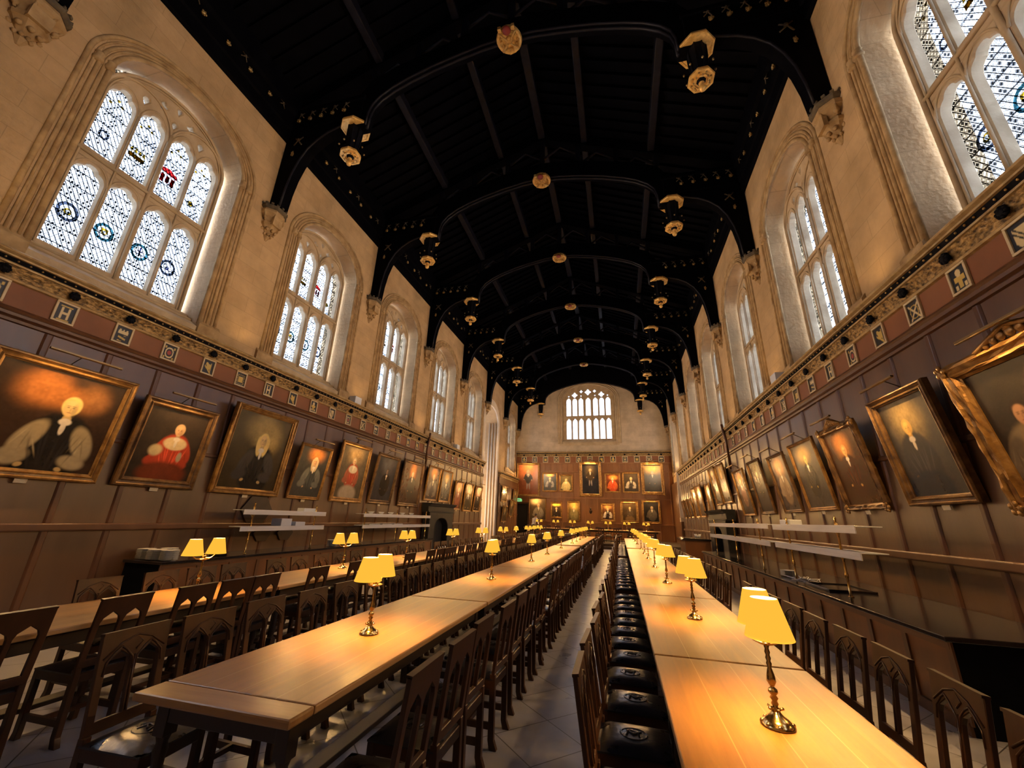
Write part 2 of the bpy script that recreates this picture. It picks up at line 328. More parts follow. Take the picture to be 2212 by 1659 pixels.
# ------------------------------------------------------------------ the shell
MB().box(-8.5, 8.5, YBACK - 1, YEND + 1, -.2, 0).build('floor', M['floor'])['kind'] = 'structure'
def opening(yc, s, a=1.32, zs=5.15, spring=9.07, rise=.96):
    X = side_x(s, yc); return [(X + a, zs)] + arch(a, spring, rise, x0=X) + [(X - a, zs)]
for nm, s in SIDES:
    outer = [(side_x(s, YBACK), 0), (side_x(s, YEND + .6), 0), (side_x(s, YEND + .6), 12.8), (side_x(s, YBACK), 12.8)]
    holes = [opening(y, s) for i, y in enumerate(BAYC) if not (s < 0 and i == 6)]
    if s < 0: holes.append(opening(26.5, s, 1.55, .02, 8.2, .95))
    v, f = plate(outer, holes, .95)
    MB().add(v, f).build('wall_' + nm, M['stone_side_l' if False else 'stone_side'], loc=(s * (WX + .475), 0, 0), rot=side_rot(s))['kind'] = 'structure'
# rotated walls carry the texture in their local X; use the end version of the stone there
for o in list(C.objects):
    if o.name.startswith('wall_'): o.data.materials[0] = stone_mat('limestone_' + o.name, (.50, .345, .185), (.465, .315, .165), (.37, .255, .135), False)
ew = [(-6.9, 0), (6.9, 0), (6.9, 12.7), (0, 15.55), (-6.9, 12.7)]
EC = -.08
v, f = plate(ew, [[(EC + 2.25, 8.0)] + arch(2.25, 11.75, 1.3, x0=EC) + [(EC - 2.25, 8.0)]], .6)
MB().add(v, f).build('wall_end', M['stone_end'], loc=(0, YEND + .3, 0))['kind'] = 'structure'
v, f = plate(ew, [], .6)
MB().add(v, f).build('wall_back', M['stone_end'], loc=(0, YBACK - .3, 0))['kind'] = 'structure'
# roof covering with boards, rafters and purlins
SL = (15.5 - 12.7) / 6.5
cb = MB()
cb.prism([(-7.2, 12.7 - .7 * SL), (0, 15.5), (7.2, 12.7 - .7 * SL), (7.2, 12.95 - .7 * SL), (0, 15.75), (-7.2, 12.95 - .7 * SL)], YBACK - .6, YEND + .6, 'y')
def slope(x): return 15.5 - SL * abs(x)
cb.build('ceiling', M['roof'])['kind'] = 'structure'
rf = MB()
y = YBACK + .3
while y < YEND:
    for s in (-1, 1):
        rf.prism([(s * 6.3, slope(6.3) - .12), (0, 15.5 - .12), (0, 15.5), (s * 6.3, slope(6.3))], y - .05, y + .05, 'y')
    y += .38
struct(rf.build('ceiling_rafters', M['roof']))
pb = MB()
for px_ in (1.55, 3.75):
    for s in (-1, 1): pb.box(s * px_ - .11, s * px_ + .11, YBACK, YEND, slope(px_) - .34, slope(px_) - .02)
pb.box(-.13, .13, YBACK, YEND, 15.08, 15.45)
struct(pb.build('trim_1', M['roof_lit_edge'], bevel=.03))

# ------------------------------------------------------------------ tall traceried windows
def make_window():
    root = empty('window_1'); struct(root)
    HW = .234; xs = (-.85, -.305, .305, .85)
    outer = [(1.24, 5.4)] + arch(1.24, 9.0, .97) + [(-1.24, 5.4)]
    holes = []
    for x in xs:
        holes.append([(x + HW, 5.66)] + head(HW, 7.12, .27, x) + [(x - HW, 5.66)])
        holes.append([(x + HW, 7.68)] + head(HW, 8.92, .33, x) + [(x - HW, 7.68)])
    def quat(x, z, r): return [(x + r * (1 + .3 * math.cos(4 * t)) * math.cos(t), z + r * (1 + .3 * math.cos(4 * t)) * math.sin(t)) for t in [2 * PI * i / 20 for i in range(20)]]
    def drop(x, z, r): return [(x, z - 2.1 * r), (x + r, z), (x + .6 * r, z + r), (x, z + 1.2 * r), (x - .6 * r, z + r), (x - r, z)]
    for x, z, r in ((-.57, 9.42, .06), (.57, 9.42, .06), (0, 9.40, .05), (-.30, 9.62, .075), (.30, 9.62, .075), (0, 9.80, .05)):
        holes.append(quat(x, z, r) if r > .07 else drop(x, z, r))
    v, f = plate(outer, holes, .17, .022)
    MB().add(v, f).build('tracery', M['stone'], root)
    mo = MB()
    Yf = -.10
    def vt(x, z0, z1, r): mo.tube([(x, Yf, z0), (x, Yf, z1)], r * .8, 6)
    vt(0, 5.45, 9.1, .045)
    for x in (-.57, .57): vt(x, 5.45, 9.0, .026)
    for x in xs:
        for sp_, rs in ((7.12, .34), (8.92, .42)):
            mo.tube([(p[0], Yf + .01, p[1]) for p in head(.268, sp_, rs, x, 14, 0)], .02, 5)
    for sgn in (-1, 1): mo.tube([(p[0], Yf, p[1]) for p in arch(.60, 8.95, .68, 16, 2.0, .5, sgn * .60)], .028, 5)
    mo.tube([(-1.2, Yf, 7.56), (1.2, Yf, 7.56)], .035, 6); mo.tube([(-1.2, Yf + .02, 7.44), (1.2, Yf + .02, 7.44)], .015, 5)
    for a, r in ((1.19, .035), (1.12, .018)): mo.tube([(a, Yf, 5.5)] + [(p[0], Yf, p[1]) for p in arch(a, 9.0, .97 - (1.2 - a))] + [(-a, Yf, 5.5)], r, 6)
    mo.build('mullion_moulding', M['stone'], root)
    MB().box(-1.2, 1.2, .10, .112, 5.6, 9.95).build('glass', M['glass'], root)
    sl = MB(); sl.prism([(-.55, 5.10), (-.55, 5.22), (-.12, 5.52), (.0, 5.6), (.1, 5.6), (.1, 5.10)], -1.31, 1.31, 'x')
    sl.tube([(-1.3, -.18, 5.50), (1.3, -.18, 5.50)], .03, 6); sl.tube([(-1.3, -.34, 5.38), (1.3, -.34, 5.38)], .03, 6)
    sl.build('sill', M['stone'], root)
    return root, xs
def ring(mb, x, z, r0, r1, y, n=22):
    vs = []; fs = []
    for i in range(n):
        a = 2 * PI * i / n; vs += [(x + r0 * math.cos(a), y, z + r0 * 1.15 * math.sin(a)), (x + r1 * math.cos(a), y, z + r1 * 1.15 * math.sin(a))]
    for i in range(n):
        j = (i + 1) % n; fs.append((2 * i, 2 * i + 1, 2 * j + 1, 2 * j))
    mb.add(vs, fs)
def medallions(root, rich):
    xs = (-.84, -.3, .3, .84); g = {k: MB() for k in ('g_red', 'g_gold', 'g_teal', 'g_grey', 'g_blue', 'g_white')}
    def shield(k, x, z, w, h, y=.092): g[k].add([(x - w, y, z + h), (x + w, y, z + h), (x + w, y, z - .1 * h), (x, y, z - h), (x - w, y, z - .1 * h)], [(0, 1, 2, 3, 4)])
    sgn = rich
    for i, x in enumerate(xs):                       # roundels of the lower lights
        ring(g['g_grey' if i in (0, 3) else 'g_teal'], x, 6.42, .105, .155, .094)
        ring(g['g_white'], x, 6.42, .0, .03, .092, 8)
        if i == 1: shield('g_gold', x, 6.42, .055, .075)
        if i == 0: ring(g['g_gold'], x, 6.42, .03, .055, .090)
        if i == 2: g['g_blue'].box(x - .012, x + .012, .088, .09, 6.33, 6.52); g['g_blue'].box(x - .05, x + .05, .088, .09, 6.42, 6.445)
        if i == 3: shield('g_blue', x, 6.40, .035, .04)
        for dx, dz in ((-.13, 8.92), (.10, 8.98), (0, 9.06)):   # gold bits in the cusped heads
            ring(g['g_gold'], x + dx * .8, dz, 0, .028, .092, 8)
    ring(g['g_grey'], xs[0], 8.2, .05, .085, .094); ring(g['g_gold'], xs[3], 8.1, 0, .05, .09); ring(g['g_grey'], xs[3], 8.1, .05, .07, .094)
    z = 8.32
    g['g_red'].add([(xs[2] - .15, .09, z + .16), (xs[2] - .02, .09, z + .20), (xs[2] + .15, .09, z + .13), (xs[2] + .16, .09, z + .05), (xs[2] - .16, .09, z + .06)], [(0, 1, 2, 3, 4)])
    for k in range(3): g['g_red'].box(xs[2] - .14 + k * .1, xs[2] - .07 + k * .1, .089, .09, z - .18 + .03 * (k % 2), z + .02)
    g['g_gold'].box(xs[1] - .14, xs[1] + .14, .089, .09, z - .14, z - .04)
    for k in range(4): g['g_gold'].add([(xs[1] - .14 + .07 * k, .09, z), (xs[1] - .07 + .07 * k, .09, z), (xs[1] - .105 + .07 * k, .09, z + .12)], [(0, 1, 2)])
    for k, mb in g.items():
        if mb.v: mb.build('painted_medallion', M[k], root, fix=False)
win, _ = make_window(); medallions(win, True)
first = True; wi = 1
for nm, s in SIDES:
    for i, y in enumerate(BAYC):
        if s < 0 and i == 6: continue
        loc = (s * (WX + .52), y, 0)
        if first: win.location = loc; win.rotation_euler = side_rot(s); first = False
        else: wi += 1; o = copy_tree(win, None, loc, side_rot(s)); o.name = 'window_%d' % wi
# mouldings around each opening (shafts, arch mould, hood)
hm = MB()
for o_, r in ((.03, .045), (.12, .022), (.19, .034), (.27, .020), (.36, .040)):
    a = 1.32 + o_
    hm.tube([(a, -.005, 5.30)] + [(p[0], -.005, p[1]) for p in arch(a, 9.07, .96 + o_ * .75, 26)] + [(-a, -.005, 5.30)], r, 8)
for sgn in (-1, 1):
    for x in (1.37, 1.54):
        hm.lathe([(.075, 0), (.085, .05), (.06, .12), (.075, .16), (.05, .2)], 8, (sgn * x, -.01, 8.93))
    hm.box(sgn * 1.32 if sgn > 0 else -1.80, 1.80 if sgn > 0 else -1.32, -.07, .02, 5.02, 5.30)
    hm.prism([(-.07, 5.30), (.02, 5.30), (.02, 5.42)], min(sgn * 1.32, sgn * 1.8), max(sgn * 1.32, sgn * 1.8), 'x')
hmm = hm.mesh('window_surround', M['stone_warm'])
k = 2
for nm, s in SIDES:
    for i, y in enumerate(BAYC):
        if s < 0 and i == 6: continue
        k += 1; o = link('trim_%d' % k, hmm, None, (s * WX, y, 0), side_rot(s)); struct(o)
# oriel recess on the left near the dais, pale blind tracery on its far jamb
ob = MB(); oy0, oy1 = 24.95, 28.05
ob.box(-9.0, -7.25, oy1, oy1 + .3, 0, 9.6); ob.box(-9.0, -7.25, oy0 - .3, oy0, 0, 9.6); ob.box(-9.3, -9.0, oy0, oy1, 0, 3.2); ob.box(-9.3, -9.0, oy0, oy1, 8.6, 9.6); ob.box(-9.3, -7.25, oy0 - .3, oy1 + .3, 9.4, 9.6)
for kx in range(3):
    x0 = -8.95 + kx * .56
    for zz in (.25, 2.3, 4.35, 6.4): ob.tube([(x0 + .04, oy1 - .02, zz)] + [(p[0], oy1 - .02, p[1]) for p in reversed(head(.22, zz + 1.6, .24, x0 + .26, 10, 0))] + [(x0 + .48, oy1 - .02, zz)], .03, 5)
    ob.tube([(x0, oy1 - .03, 0), (x0, oy1 - .03, 9.3)], .05, 6)
for zz in (.15, 2.2, 4.25, 6.3, 8.35): ob.box(-9, -7.25, oy1 - .06, oy1 + .01, zz - .04, zz + .06)
struct(ob.build('wall_oriel', M['pale_stone']))
om = MB()
for o_, r in ((.04, .07), (.18, .05), (.32, .07), (.46, .05)):
    a = 1.55 + o_ * .6
    om.tube([(-WX + .0, 26.5 + a, .1)] + [(-WX + .0, 26.5 + p[0], p[1]) for p in arch(a, 8.2, .95 + o_, 20)] + [(-WX + .0, 26.5 - a, .1)], r, 8)
for dx in (.2, .42, .64):
    om.tube([(-WX - dx, 28.03, .1), (-WX - dx, 28.03, 8.3)], .06, 8)
struct(om.build('trim_40', M['pale_stone']))
MB().box(-9.17, -9.15, oy0, oy1, 3.2, 8.6).build('window_30', M['glass'])['kind'] = 'structure'
wm = MB()
for yy in (25.0, 26.0, 27.0, 28.0): wm.box(-9.14, -9.02, yy - .06, yy + .06, 3.2, 8.6)
wm.box(-9.14, -9.02, oy0, oy1, 5.9, 6.05); struct(wm.build('window_31', M['pale_stone']))
# clustered stone shaft ending the panelling on the right
cs = MB()
for dx, dy in ((0, 0), (-.08, .12), (.06, -.12)): cs.tube([(WX - .12 + dx, 29.9 + dy, 1.9), (WX - .12 + dx, 29.9 + dy, 10)], .1, 8)
cs.box(5.98, WX, 29.65, 30.15, 1.75, 2.0); struct(cs.build('trim_41', M['pale_stone']))
MB().box(5.98, WX, 29.65, 30.15, 0, 1.75).build('trim_42', M['panel_rail'], bevel=.02)['kind'] = 'structure'

# great window of the end wall
er = empty('window_20', (EC, YEND + .30, 0)); struct(er)
W7 = .535; HW = .205; hol = []
for i in range(7):
    x = (i - 3) * W7 + (0 if i == 3 else (.09 if i > 3 else -.09)) * 1.0; w = HW if i != 3 else .215
    hol.append([(x + w, 8.24)] + head(w, 9.72, .33, x) + [(x - w, 8.24)]); hol.append([(x + w, 10.28)] + head(w, 11.62, .30, x) + [(x - w, 10.28)])
for x, z, r in ((0, 12.42, .24), (-1.16, 12.18, .22), (1.16, 12.18, .22), (-.58, 12.5, .13), (.58, 12.5, .13), (-1.68, 12.08, .07), (1.68, 12.08, .07), (-.6, 12.1, .07), (.6, 12.1, .07)):
    hol.append([(x + r * (1 + .22 * math.cos(4 * t)) * math.cos(t), z + r * (1 + .22 * math.cos(4 * t)) * math.sin(t)) for t in [2 * PI * i / 20 for i in range(20)]])
v, f = plate([(2.32, 7.9)] + arch(2.32, 11.75, 1.36) + [(-2.32, 7.9)], hol, .2, .02)
MB().add(v, f).build('tracery', M['stone'], er)
MB().box(-2.3, 2.3, .11, .12, 8.0, 13.12).build('glass', M['clear'], er)
sl = MB(); sl.prism([(-.34, 7.82), (-.34, 7.92), (-.1, 8.16), (.1, 8.2), (.1, 7.8)], -2.24, 2.24, 'x'); sl.box(-2.5, 2.5, -.38, -.28, 7.66, 7.80)
sl.build('sill', M['stone'], er)
eh = MB()
for o_, r in ((.05, .06), (.2, .045), (.36, .06)):
    a = 2.25 + o_; eh.tube([(a, -.30, 7.8)] + [(p[0], -.30, p[1]) for p in arch(a, 11.75, 1.3 + .8 * o_, 30)] + [(-a, -.30, 7.8)], r, 8)
eh.build('hood_moulding', M['stone'], er)
# ------------------------------------------------------------------ cornice, frieze and panelling of the side walls
TILE_DY = .79
TILE0 = {'left': 3.67 - 8 * .79, 'right': 5.22 - 10 * .79}
LEN = {'left': 24.6, 'right': 29.4}
def cornice(mb_gold, mb_carv, mb_dark, x0, x1, z0=4.60):
    d = z0 - 4.60
    mb_gold.prism([(-.18, 4.59 + d), (-.215, 4.60 + d), (-.225, 4.625 + d), (-.205, 4.645 + d), (0, 4.645 + d), (0, 4.59 + d)], x0, x1, 'x')
    mb_carv.prism([(-.20, 4.645 + d), (-.215, 4.70 + d), (-.25, 4.76 + d), (-.27, 4.79 + d), (0, 4.79 + d), (0, 4.645 + d)], x0, x1, 'x')
    mb_gold.prism([(-.27, 4.79 + d), (-.295, 4.795 + d), (-.30, 4.815 + d), (-.285, 4.83 + d), (0, 4.83 + d), (0, 4.79 + d)], x0, x1, 'x')
    mb_dark.prism([(-.28, 4.83 + d), (-.31, 4.885 + d), (0, 4.885 + d), (0, 4.83 + d)], x0, x1, 'x')
    mb_gold.prism([(-.31, 4.885 + d), (-.34, 4.89 + d), (-.345, 4.91 + d), (-.33, 4.92 + d), (-.37, 4.945 + d), (-.38, 4.965 + d), (-.36, 4.985 + d), (0, 5.03 + d), (0, 4.885 + d)], x0, x1, 'x')
boss_m = MB()
boss_m.ball((0, 0, 0), .055, 10, 6, sy=.8)
for i in range(8):
    a = 2 * PI * i / 8; boss_m.ball((.05 * math.cos(a), -.01, .05 * math.sin(a)), .026, 6, 4)
boss_me = boss_m.mesh('boss', M['black'])
tn = 50
for nm, s in SIDES:
    loc, rot = (s * WX, 0, 0), side_rot(s)
    xa, xb = sorted((side_x(s, YBACK), side_x(s, LEN[nm])))
    g, c_, d_ = MB(), MB(), MB(); cornice(g, c_, d_, xa, xb)
    tn += 1; root = struct(g.build('trim_%d' % tn, M['cornice'], None, 0, loc, rot))
    c_.build('carved_band', M['carved'], root); d_.build('dark_band', M['black'], root)
    bd = MB(); y = YBACK
    while y < LEN[nm]:
        bd.ball((side_x(s, y), -.305, 4.858), .014, 5, 4); y += .131
    bd.build('bead_row', M['gilt'], root)
    y = TILE0[nm]
    while y < LEN[nm] - .1:
        link('boss', boss_me, root, (side_x(s, y), -.255, 4.715)); y += TILE_DY
    tn += 1; fz = struct(MB().box(xa, xb, -.18, 0, 4.2, 4.6).build('trim_%d' % tn, M['frieze'], None, 0, loc, rot))
    rl = MB(); rl.prism([(-.18, 4.03), (-.215, 4.04), (-.22, 4.08), (-.20, 4.10), (-.235, 4.12), (-.24, 4.16), (-.21, 4.18), (-.225, 4.21), (-.215, 4.24), (-.18, 4.25), (0, 4.25), (0, 4.03)], xa, xb, 'x')
    tn += 1; struct(rl.build('trim_%d' % tn, M['panel_rail'], None, 0, loc, rot))
    pn = MB(); pn.box(xa, xb, -.18, 0, 0, 4.03)
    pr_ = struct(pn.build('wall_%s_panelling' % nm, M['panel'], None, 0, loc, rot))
    st = MB(); y = TILE0[nm] - .06
    while y < LEN[nm] - .1:
        X = side_x(s, y)
        for za, zb in ((.16, 1.22), (1.33, 2.62), (2.70, 4.03)): st.prism([(X - .055, -.18), (X - .03, -.205), (X + .03, -.205), (X + .055, -.18)], za, zb, 'z')
        y += TILE_DY
    for z, h, p in ((1.275, .055, .235), (2.66, .04, .21), (.08, .08, .215)):
        st.prism([(-.18, z - h), (-p + .012, z - h), (-p, z - h + .015), (-p, z + h - .015), (-p + .012, z + h), (-.18, z + h)], xa, xb, 'x')
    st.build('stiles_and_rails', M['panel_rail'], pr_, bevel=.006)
    # dark post rising beside the fireplace bay
    tn += 1; po = MB(); X = side_x(s, 16.25 if s < 0 else 15.9)
    po.tube([(X, -.30, 3.5), (X, -.32, 4.5), (X, -.40, 5.12)], .045, 8); struct(po.build('trim_%d' % tn, M['panel_rail'], None, 0, loc, rot))
# the last stretch of wall beyond the oriel on the left
loc, rot = (-WX, 0, 0), side_rot(-1)
g, c_, d_ = MB(), MB(), MB(); cornice(g, c_, d_, 28.35, 34.1, 4.45); root = struct(g.build('trim_70', M['cornice'], None, 0, loc, rot)); c_.build('carved_band', M['carved'], root); d_.build('dark_band', M['black'], root)
struct(MB().box(28.35, 34.1, -.18, 0, 0, 4.45).build('wall_left_dais_panelling', M['panel'], None, 0, loc, rot))
st = MB()
for k in range(8):
    X = 28.7 + .79 * k
    for za, zb in ((.35, 1.9), (1.98, 3.9)): st.prism([(X - .055, -.18), (X - .03, -.205), (X + .03, -.205), (X + .055, -.18)], za, zb, 'z')
st.box(28.35, 34.1, -.215, -.18, 1.9, 1.98); st.box(28.35, 34.1, -.225, -.18, 3.9, 4.0); struct(st.build('trim_71', M['panel_rail'], None, 0, loc, rot))
# right side beyond the shaft
struct(MB().box(-34.1, -30.2, -.18, 0, 0, 4.45).build('wall_right_dais_panelling', M['panel'], None, 0, (WX, 0, 0), side_rot(1)))

# end wall panelling
g, c_, d_ = MB(), MB(), MB(); cornice(g, c_, d_, -6.28, 6.28, 6.70); root = struct(g.build('trim_72', M['cornice'], None, 0, (0, YEND, 0))); c_.build('carved_band', M['carved'], root); d_.build('dark_band', M['black'], root)
for k in range(14): link('boss', boss_me, root, (-5.62 + .93 * k, -.26, 6.81))
struct(MB().box(-6.28, 6.28, -.18, 0, 6.18, 6.70).build('trim_73', M['frieze'], None, 0, (0, YEND, 0)))
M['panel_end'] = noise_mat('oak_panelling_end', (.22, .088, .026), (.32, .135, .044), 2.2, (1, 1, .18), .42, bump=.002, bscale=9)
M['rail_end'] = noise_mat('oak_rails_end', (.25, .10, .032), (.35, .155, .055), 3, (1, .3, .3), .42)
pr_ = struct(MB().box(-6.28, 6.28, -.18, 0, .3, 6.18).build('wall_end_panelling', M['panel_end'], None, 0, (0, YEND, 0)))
st = MB()
for k in range(27):
    X = -6.09 + .465 * k
    for za, zb in ((.4, 1.45), (1.53, 3.3), (3.4, 5.4), (5.48, 6.1)):
        if k % 2 == 0 or za > 5.4: st.prism([(X - .045, -.18), (X - .025, -.205), (X + .025, -.205), (X + .045, -.18)], za, zb, 'z')
for z in (1.49, 3.35, 5.44, 6.14): st.box(-6.28, 6.28, -.22, -.18, z - .045, z + .045)
st.build('stiles_and_rails', M['rail_end'], pr_, bevel=.006)
dr = empty('door_1', (-5.72, YEND - .18, .3)); struct(dr)
MB().box(-.5, .5, -.06, 0, 0, 2.5).build('door_leaf', M['soot'], dr); fr_ = MB(); fr_.box(-.62, -.5, -.1, 0, 0, 2.6); fr_.box(.5, .62, -.1, 0, 0, 2.6); fr_.box(-.62, .62, -.1, 0, 2.5, 2.62); fr_.build('door_frame', M['dais'], dr)
nt_ = MB().box(-.09, .09, -.012, 0, 0, .2).build('notice', M['paper'], None, 0, (-4.92, YEND - .181, 1.95)); tag(nt_, 'small white notice on the panelling beside the dark end door', 'notice')
es = empty('exit_sign', (-6.0, YEND - .19, 2.99), label='green exit sign over the dark door in the far left corner', cat='sign')
MB().prism([(-.26, 0), (.26, 0), (.26, .16), (.16, .25), (-.16, .25), (-.26, .16)], -.08, 0, 'y').build('sign_box', plain('exit_green', (.05, .35, .1), .4, 0, (.25, .8, .3), .7), es, bevel=.01)
sg = MB(); sg.add([(-.12, -.083, .12), (-.02, -.083, .2), (-.02, -.083, .04)], [(0, 1, 2)]); sg.box(-.02, .12, -.083, -.082, .09, .15); sg.build('arrow', M['paper'], es, fix=False)

# ------------------------------------------------------------------ painted surfaces (tiles and canvases)
def smooth(x, a, b):
    t = np.clip((x - a) / (b - a + 1e-9), 0, 1); return t * t * (3 - 2 * t)
def fnoise(rng, n, m, k):
    g = rng.random((k + 2, k + 2)); ys = np.linspace(0, k, n); xs = np.linspace(0, k, m)
    y0 = ys.astype(int); x0 = xs.astype(int); fy = (ys - y0)[:, None]; fx = (xs - x0)[None, :]; fy = fy * fy * (3 - 2 * fy); fx = fx * fx * (3 - 2 * fx)
    return (g[y0][:, x0] * (1 - fy) * (1 - fx) + g[y0 + 1][:, x0] * fy * (1 - fx) + g[y0][:, x0 + 1] * (1 - fy) * fx + g[y0 + 1][:, x0 + 1] * fy * fx)
def canvas_mesh(name, w, h, img, y=0.0, mat=None):
    n, m, _ = img.shape; me = bpy.data.meshes.new(name)
    xs = np.linspace(-w / 2, w / 2, m); zs = np.linspace(0, h, n)
    co = np.zeros((n * m, 3), np.float32); co[:, 0] = np.tile(xs, n); co[:, 1] = y; co[:, 2] = np.repeat(zs, m)
    i = np.arange((n - 1) * (m - 1)); r = i // (m - 1); c = i % (m - 1); a = r * m + c
    fc = np.stack([a, a + 1, a + m + 1, a + m], 1)
    me.from_pydata(co.tolist(), [], fc.tolist())
    at = me.color_attributes.new('Col', 'FLOAT_COLOR', 'POINT'); col = np.ones((n * m, 4), np.float32); col[:, :3] = img.reshape(-1, 3); at.data.foreach_set('color', col.ravel())
    me.materials.append(mat); return me
def tile_img(kind, n=34, m=28):
    v, u = np.meshgrid(np.linspace(-1, 1, n), np.linspace(-1, 1, m), indexing='ij')
    img = np.zeros((n, m, 3)); img[:] = (.012, .014, .02); gold = np.array((.62, .43, .10)); pale = np.array((.72, .58, .30)); red = np.array((.35, .05, .03))
    def put(mask, c): img[mask > .5] = c
    sh = (np.abs(u) < .6) & (v < .65) & (v > -.35 - .45 * (1 - (np.abs(u) / .6) ** 2))
    if kind == 0:
        put((np.abs(u) < .72) & (np.abs(v) < .75) & ((np.abs(u) > .55) | (np.abs(v) > .58)) & (np.sin(u * 16) * np.sin(v * 16) > -.2), gold * .6); put((np.abs(u) < .42) & (np.abs(v) < .42), gold)
    elif kind == 1: put(sh, pale); put(sh & (np.abs(u * .9 + v * .9 - .16) < .08), (.01, .01, .01)); put(sh & (np.abs(u * .9 + v * .9 + .18) < .08), (.01, .01, .01))
    elif kind == 2: put(((np.abs(u) < .2) & (np.abs(v) < .68)) | ((np.abs(v - .1) < .2) & (np.abs(u) < .6)), gold); put((u ** 2 + (v - .55) ** 2) < .09, pale); put((np.abs(u) > .35) & (np.abs(v + .55) < .16) & (np.abs(u) < .65), pale)
    elif kind == 3: put((np.abs(np.abs(u) - np.abs(v)) < .13) & (np.abs(v) < .75), pale); put((u ** 2 + v ** 2 < .4) & (u ** 2 + v ** 2 > .28), gold)
    elif kind == 4: put((np.abs((u / .6) ** 2 + (v / .65) ** 2 - .85) < .25), pale); put((u ** 2 + v ** 2 < .08), red); put((np.abs(u) > .5) & (np.abs(v) > .5) & (np.abs(u) < .75) & (np.abs(v) < .78), gold)
    elif kind == 5: put((np.abs(np.abs(u) - .35) < .13) & (np.abs(v) < .6), pale); put((np.abs(v) < .1) & (np.abs(u) < .4), pale); put((np.abs(v) > .68) & (np.abs(v) < .8) & (np.abs(u) < .6), gold)
    elif kind == 6: put((v < .5) & (v > .15) & (np.abs(u) < .6), pale); put((v < .68) & (v >= .5) & (np.abs(u) < .6) & (np.sin(u * 15 + 1.5) > 0), pale); put((v < 0) & (v > -.7) & (np.abs(u) < .45) & (np.sin(v * 14 + 3 * u) > .1), gold)
    elif kind == 7: put(((u - .1) ** 2 + (v - .1) ** 2 < .16) | ((u + .25) ** 2 + (v - .45) ** 2 < .05) | ((np.abs(u * .8 + v + .3) < .12) & (np.abs(u) < .6)) | ((np.abs(u - .45) < .09) & (np.abs(v) < .65)), gold)
    return img
TK = ['a square fret', 'diagonal bands on a shield', 'a gold cross and hat', 'crossed keys in a ring', 'a knotted wreath', 'a barred monogram', 'a castle front', 'a crouching beast']
def tile_pair(w, h):
    fr = MB(); t = .03 * w / .28
    for x0, x1, z0, z1 in ((-w / 2, w / 2, 0, t), (-w / 2, w / 2, h - t, h), (-w / 2, -w / 2 + t, t, h - t), (w / 2 - t, w / 2, t, h - t)): fr.box(x0, x1, -.03, 0, z0, z1)
    fm = fr.mesh('frame', plain('tile_frame_cream', (.62, .50, .30), .5), .004)
    cm = [canvas_mesh('shield_tile', w - t, h - t, tile_img(k), -.012, M['tile']) for k in range(8)]
    return fm, cm
fmS, cmS = tile_pair(.28, .34); fmE, cmE = tile_pair(.44, .50)
def tile(fm, cm, loc, rot, label, grp):
    o = link('shield_tile', cm, None, loc, rot); tag(o, label, 'tile', grp); link('frame', fm, o, (0, 0, -.005)); return o
seqL = [5, 3, 4, 0, 1, 2, 3, 4, 5, 6, 4, 7, 0, 5, 7, 2, 1, 4, 3, 6, 5, 2, 0, 7, 3, 1, 4, 5, 6, 2, 7, 0, 3, 5, 1, 4, 6, 2]
seqR = [0, 6, 3, 2, 5, 0, 4, 7, 3, 1, 2, 3, 7, 4, 5, 6, 0, 3, 2, 1, 7, 5, 4, 6, 0, 2, 3, 1, 7, 5, 4, 2, 6, 0, 3, 1, 5, 7, 2, 4, 6]
for nm, s in SIDES:
    y = TILE0[nm] + (6 if s < 0 else 8) * TILE_DY; i = 6 if s < 0 else 8; n_ = 0
    while y < LEN[nm] - .3:
        kd = (seqL if s < 0 else seqR)[i % 38]
        tile(fmS, cmS[kd], (s * (PX - .001), y, 4.265), side_rot(s), 'tile with %s, %s on the %s frieze' % (TK[kd], vpos(n_), nm), 'heraldic tiles of the %s frieze' % nm)
        i += 1; n_ += 1; y += TILE_DY
for k in range(13):
    tile(fmE, cmE[(k * 3 + 2) % 8], (-5.62 + .93 * k, YEND - .181, 6.2), (0, 0, 0), 'tile with %s, %s from the left on the end frieze' % (TK[(k * 3 + 2) % 8], ordn(k).replace('nearest', 'first')), 'heraldic tiles of the end wall')

# ------------------------------------------------------------------ corbels
cbm = MB()
cbm.lathe([(.03, 8.12), (.09, 8.24), (.07, 8.30), (.15, 8.40), (.21, 8.48), (.24, 8.50), (.25, 8.56), (.21, 8.59), (.20, 8.64), (.27, 8.74), (.33, 8.79), (.34, 8.86), (.31, 8.89), (.30, 8.93)], 8, smooth=False, rot=PI / 8)
for i in range(8):
    a = 2 * PI * i / 8 + PI / 8
    cbm.ball((.25 * math.cos(a), .25 * math.sin(a), 8.68), .05, 6, 4); cbm.ball((.17 * math.cos(a + .4), .17 * math.sin(a + .4), 8.40), .045, 6, 4); cbm.ball((.10 * math.cos(a), .10 * math.sin(a), 8.28), .035, 6, 4)
    cbm.tube([(.23 * math.cos(a), .23 * math.sin(a), 8.60), (.31 * math.cos(a), .31 * math.sin(a), 8.80)], .02, 5)
cbm.box(-.13, .13, -.28, -.20, 8.5, 8.74)
cbm.v = [(x, min(y, .0), z) for x, y, z in cbm.v]
cbme = cbm.mesh('stone_corbel', M['stone_warm'], fix=True)
cap = MB(); cap.lathe([(.31, 8.93), (.36, 8.96), (.36, 9.02), (.33, 9.04)], 8, smooth=False, rot=PI / 8)
for i in range(16):
    a = 2 * PI * i / 16; cap.box(-.035, .035, -.03, .03, 9.03, 9.08, Matrix.Translation((.315 * math.cos(a), .315 * math.sin(a), 0)) @ Matrix.Rotation(a, 4, 'Z'))
cap.v = [(x, min(y, .0), z) for x, y, z in cap.v]
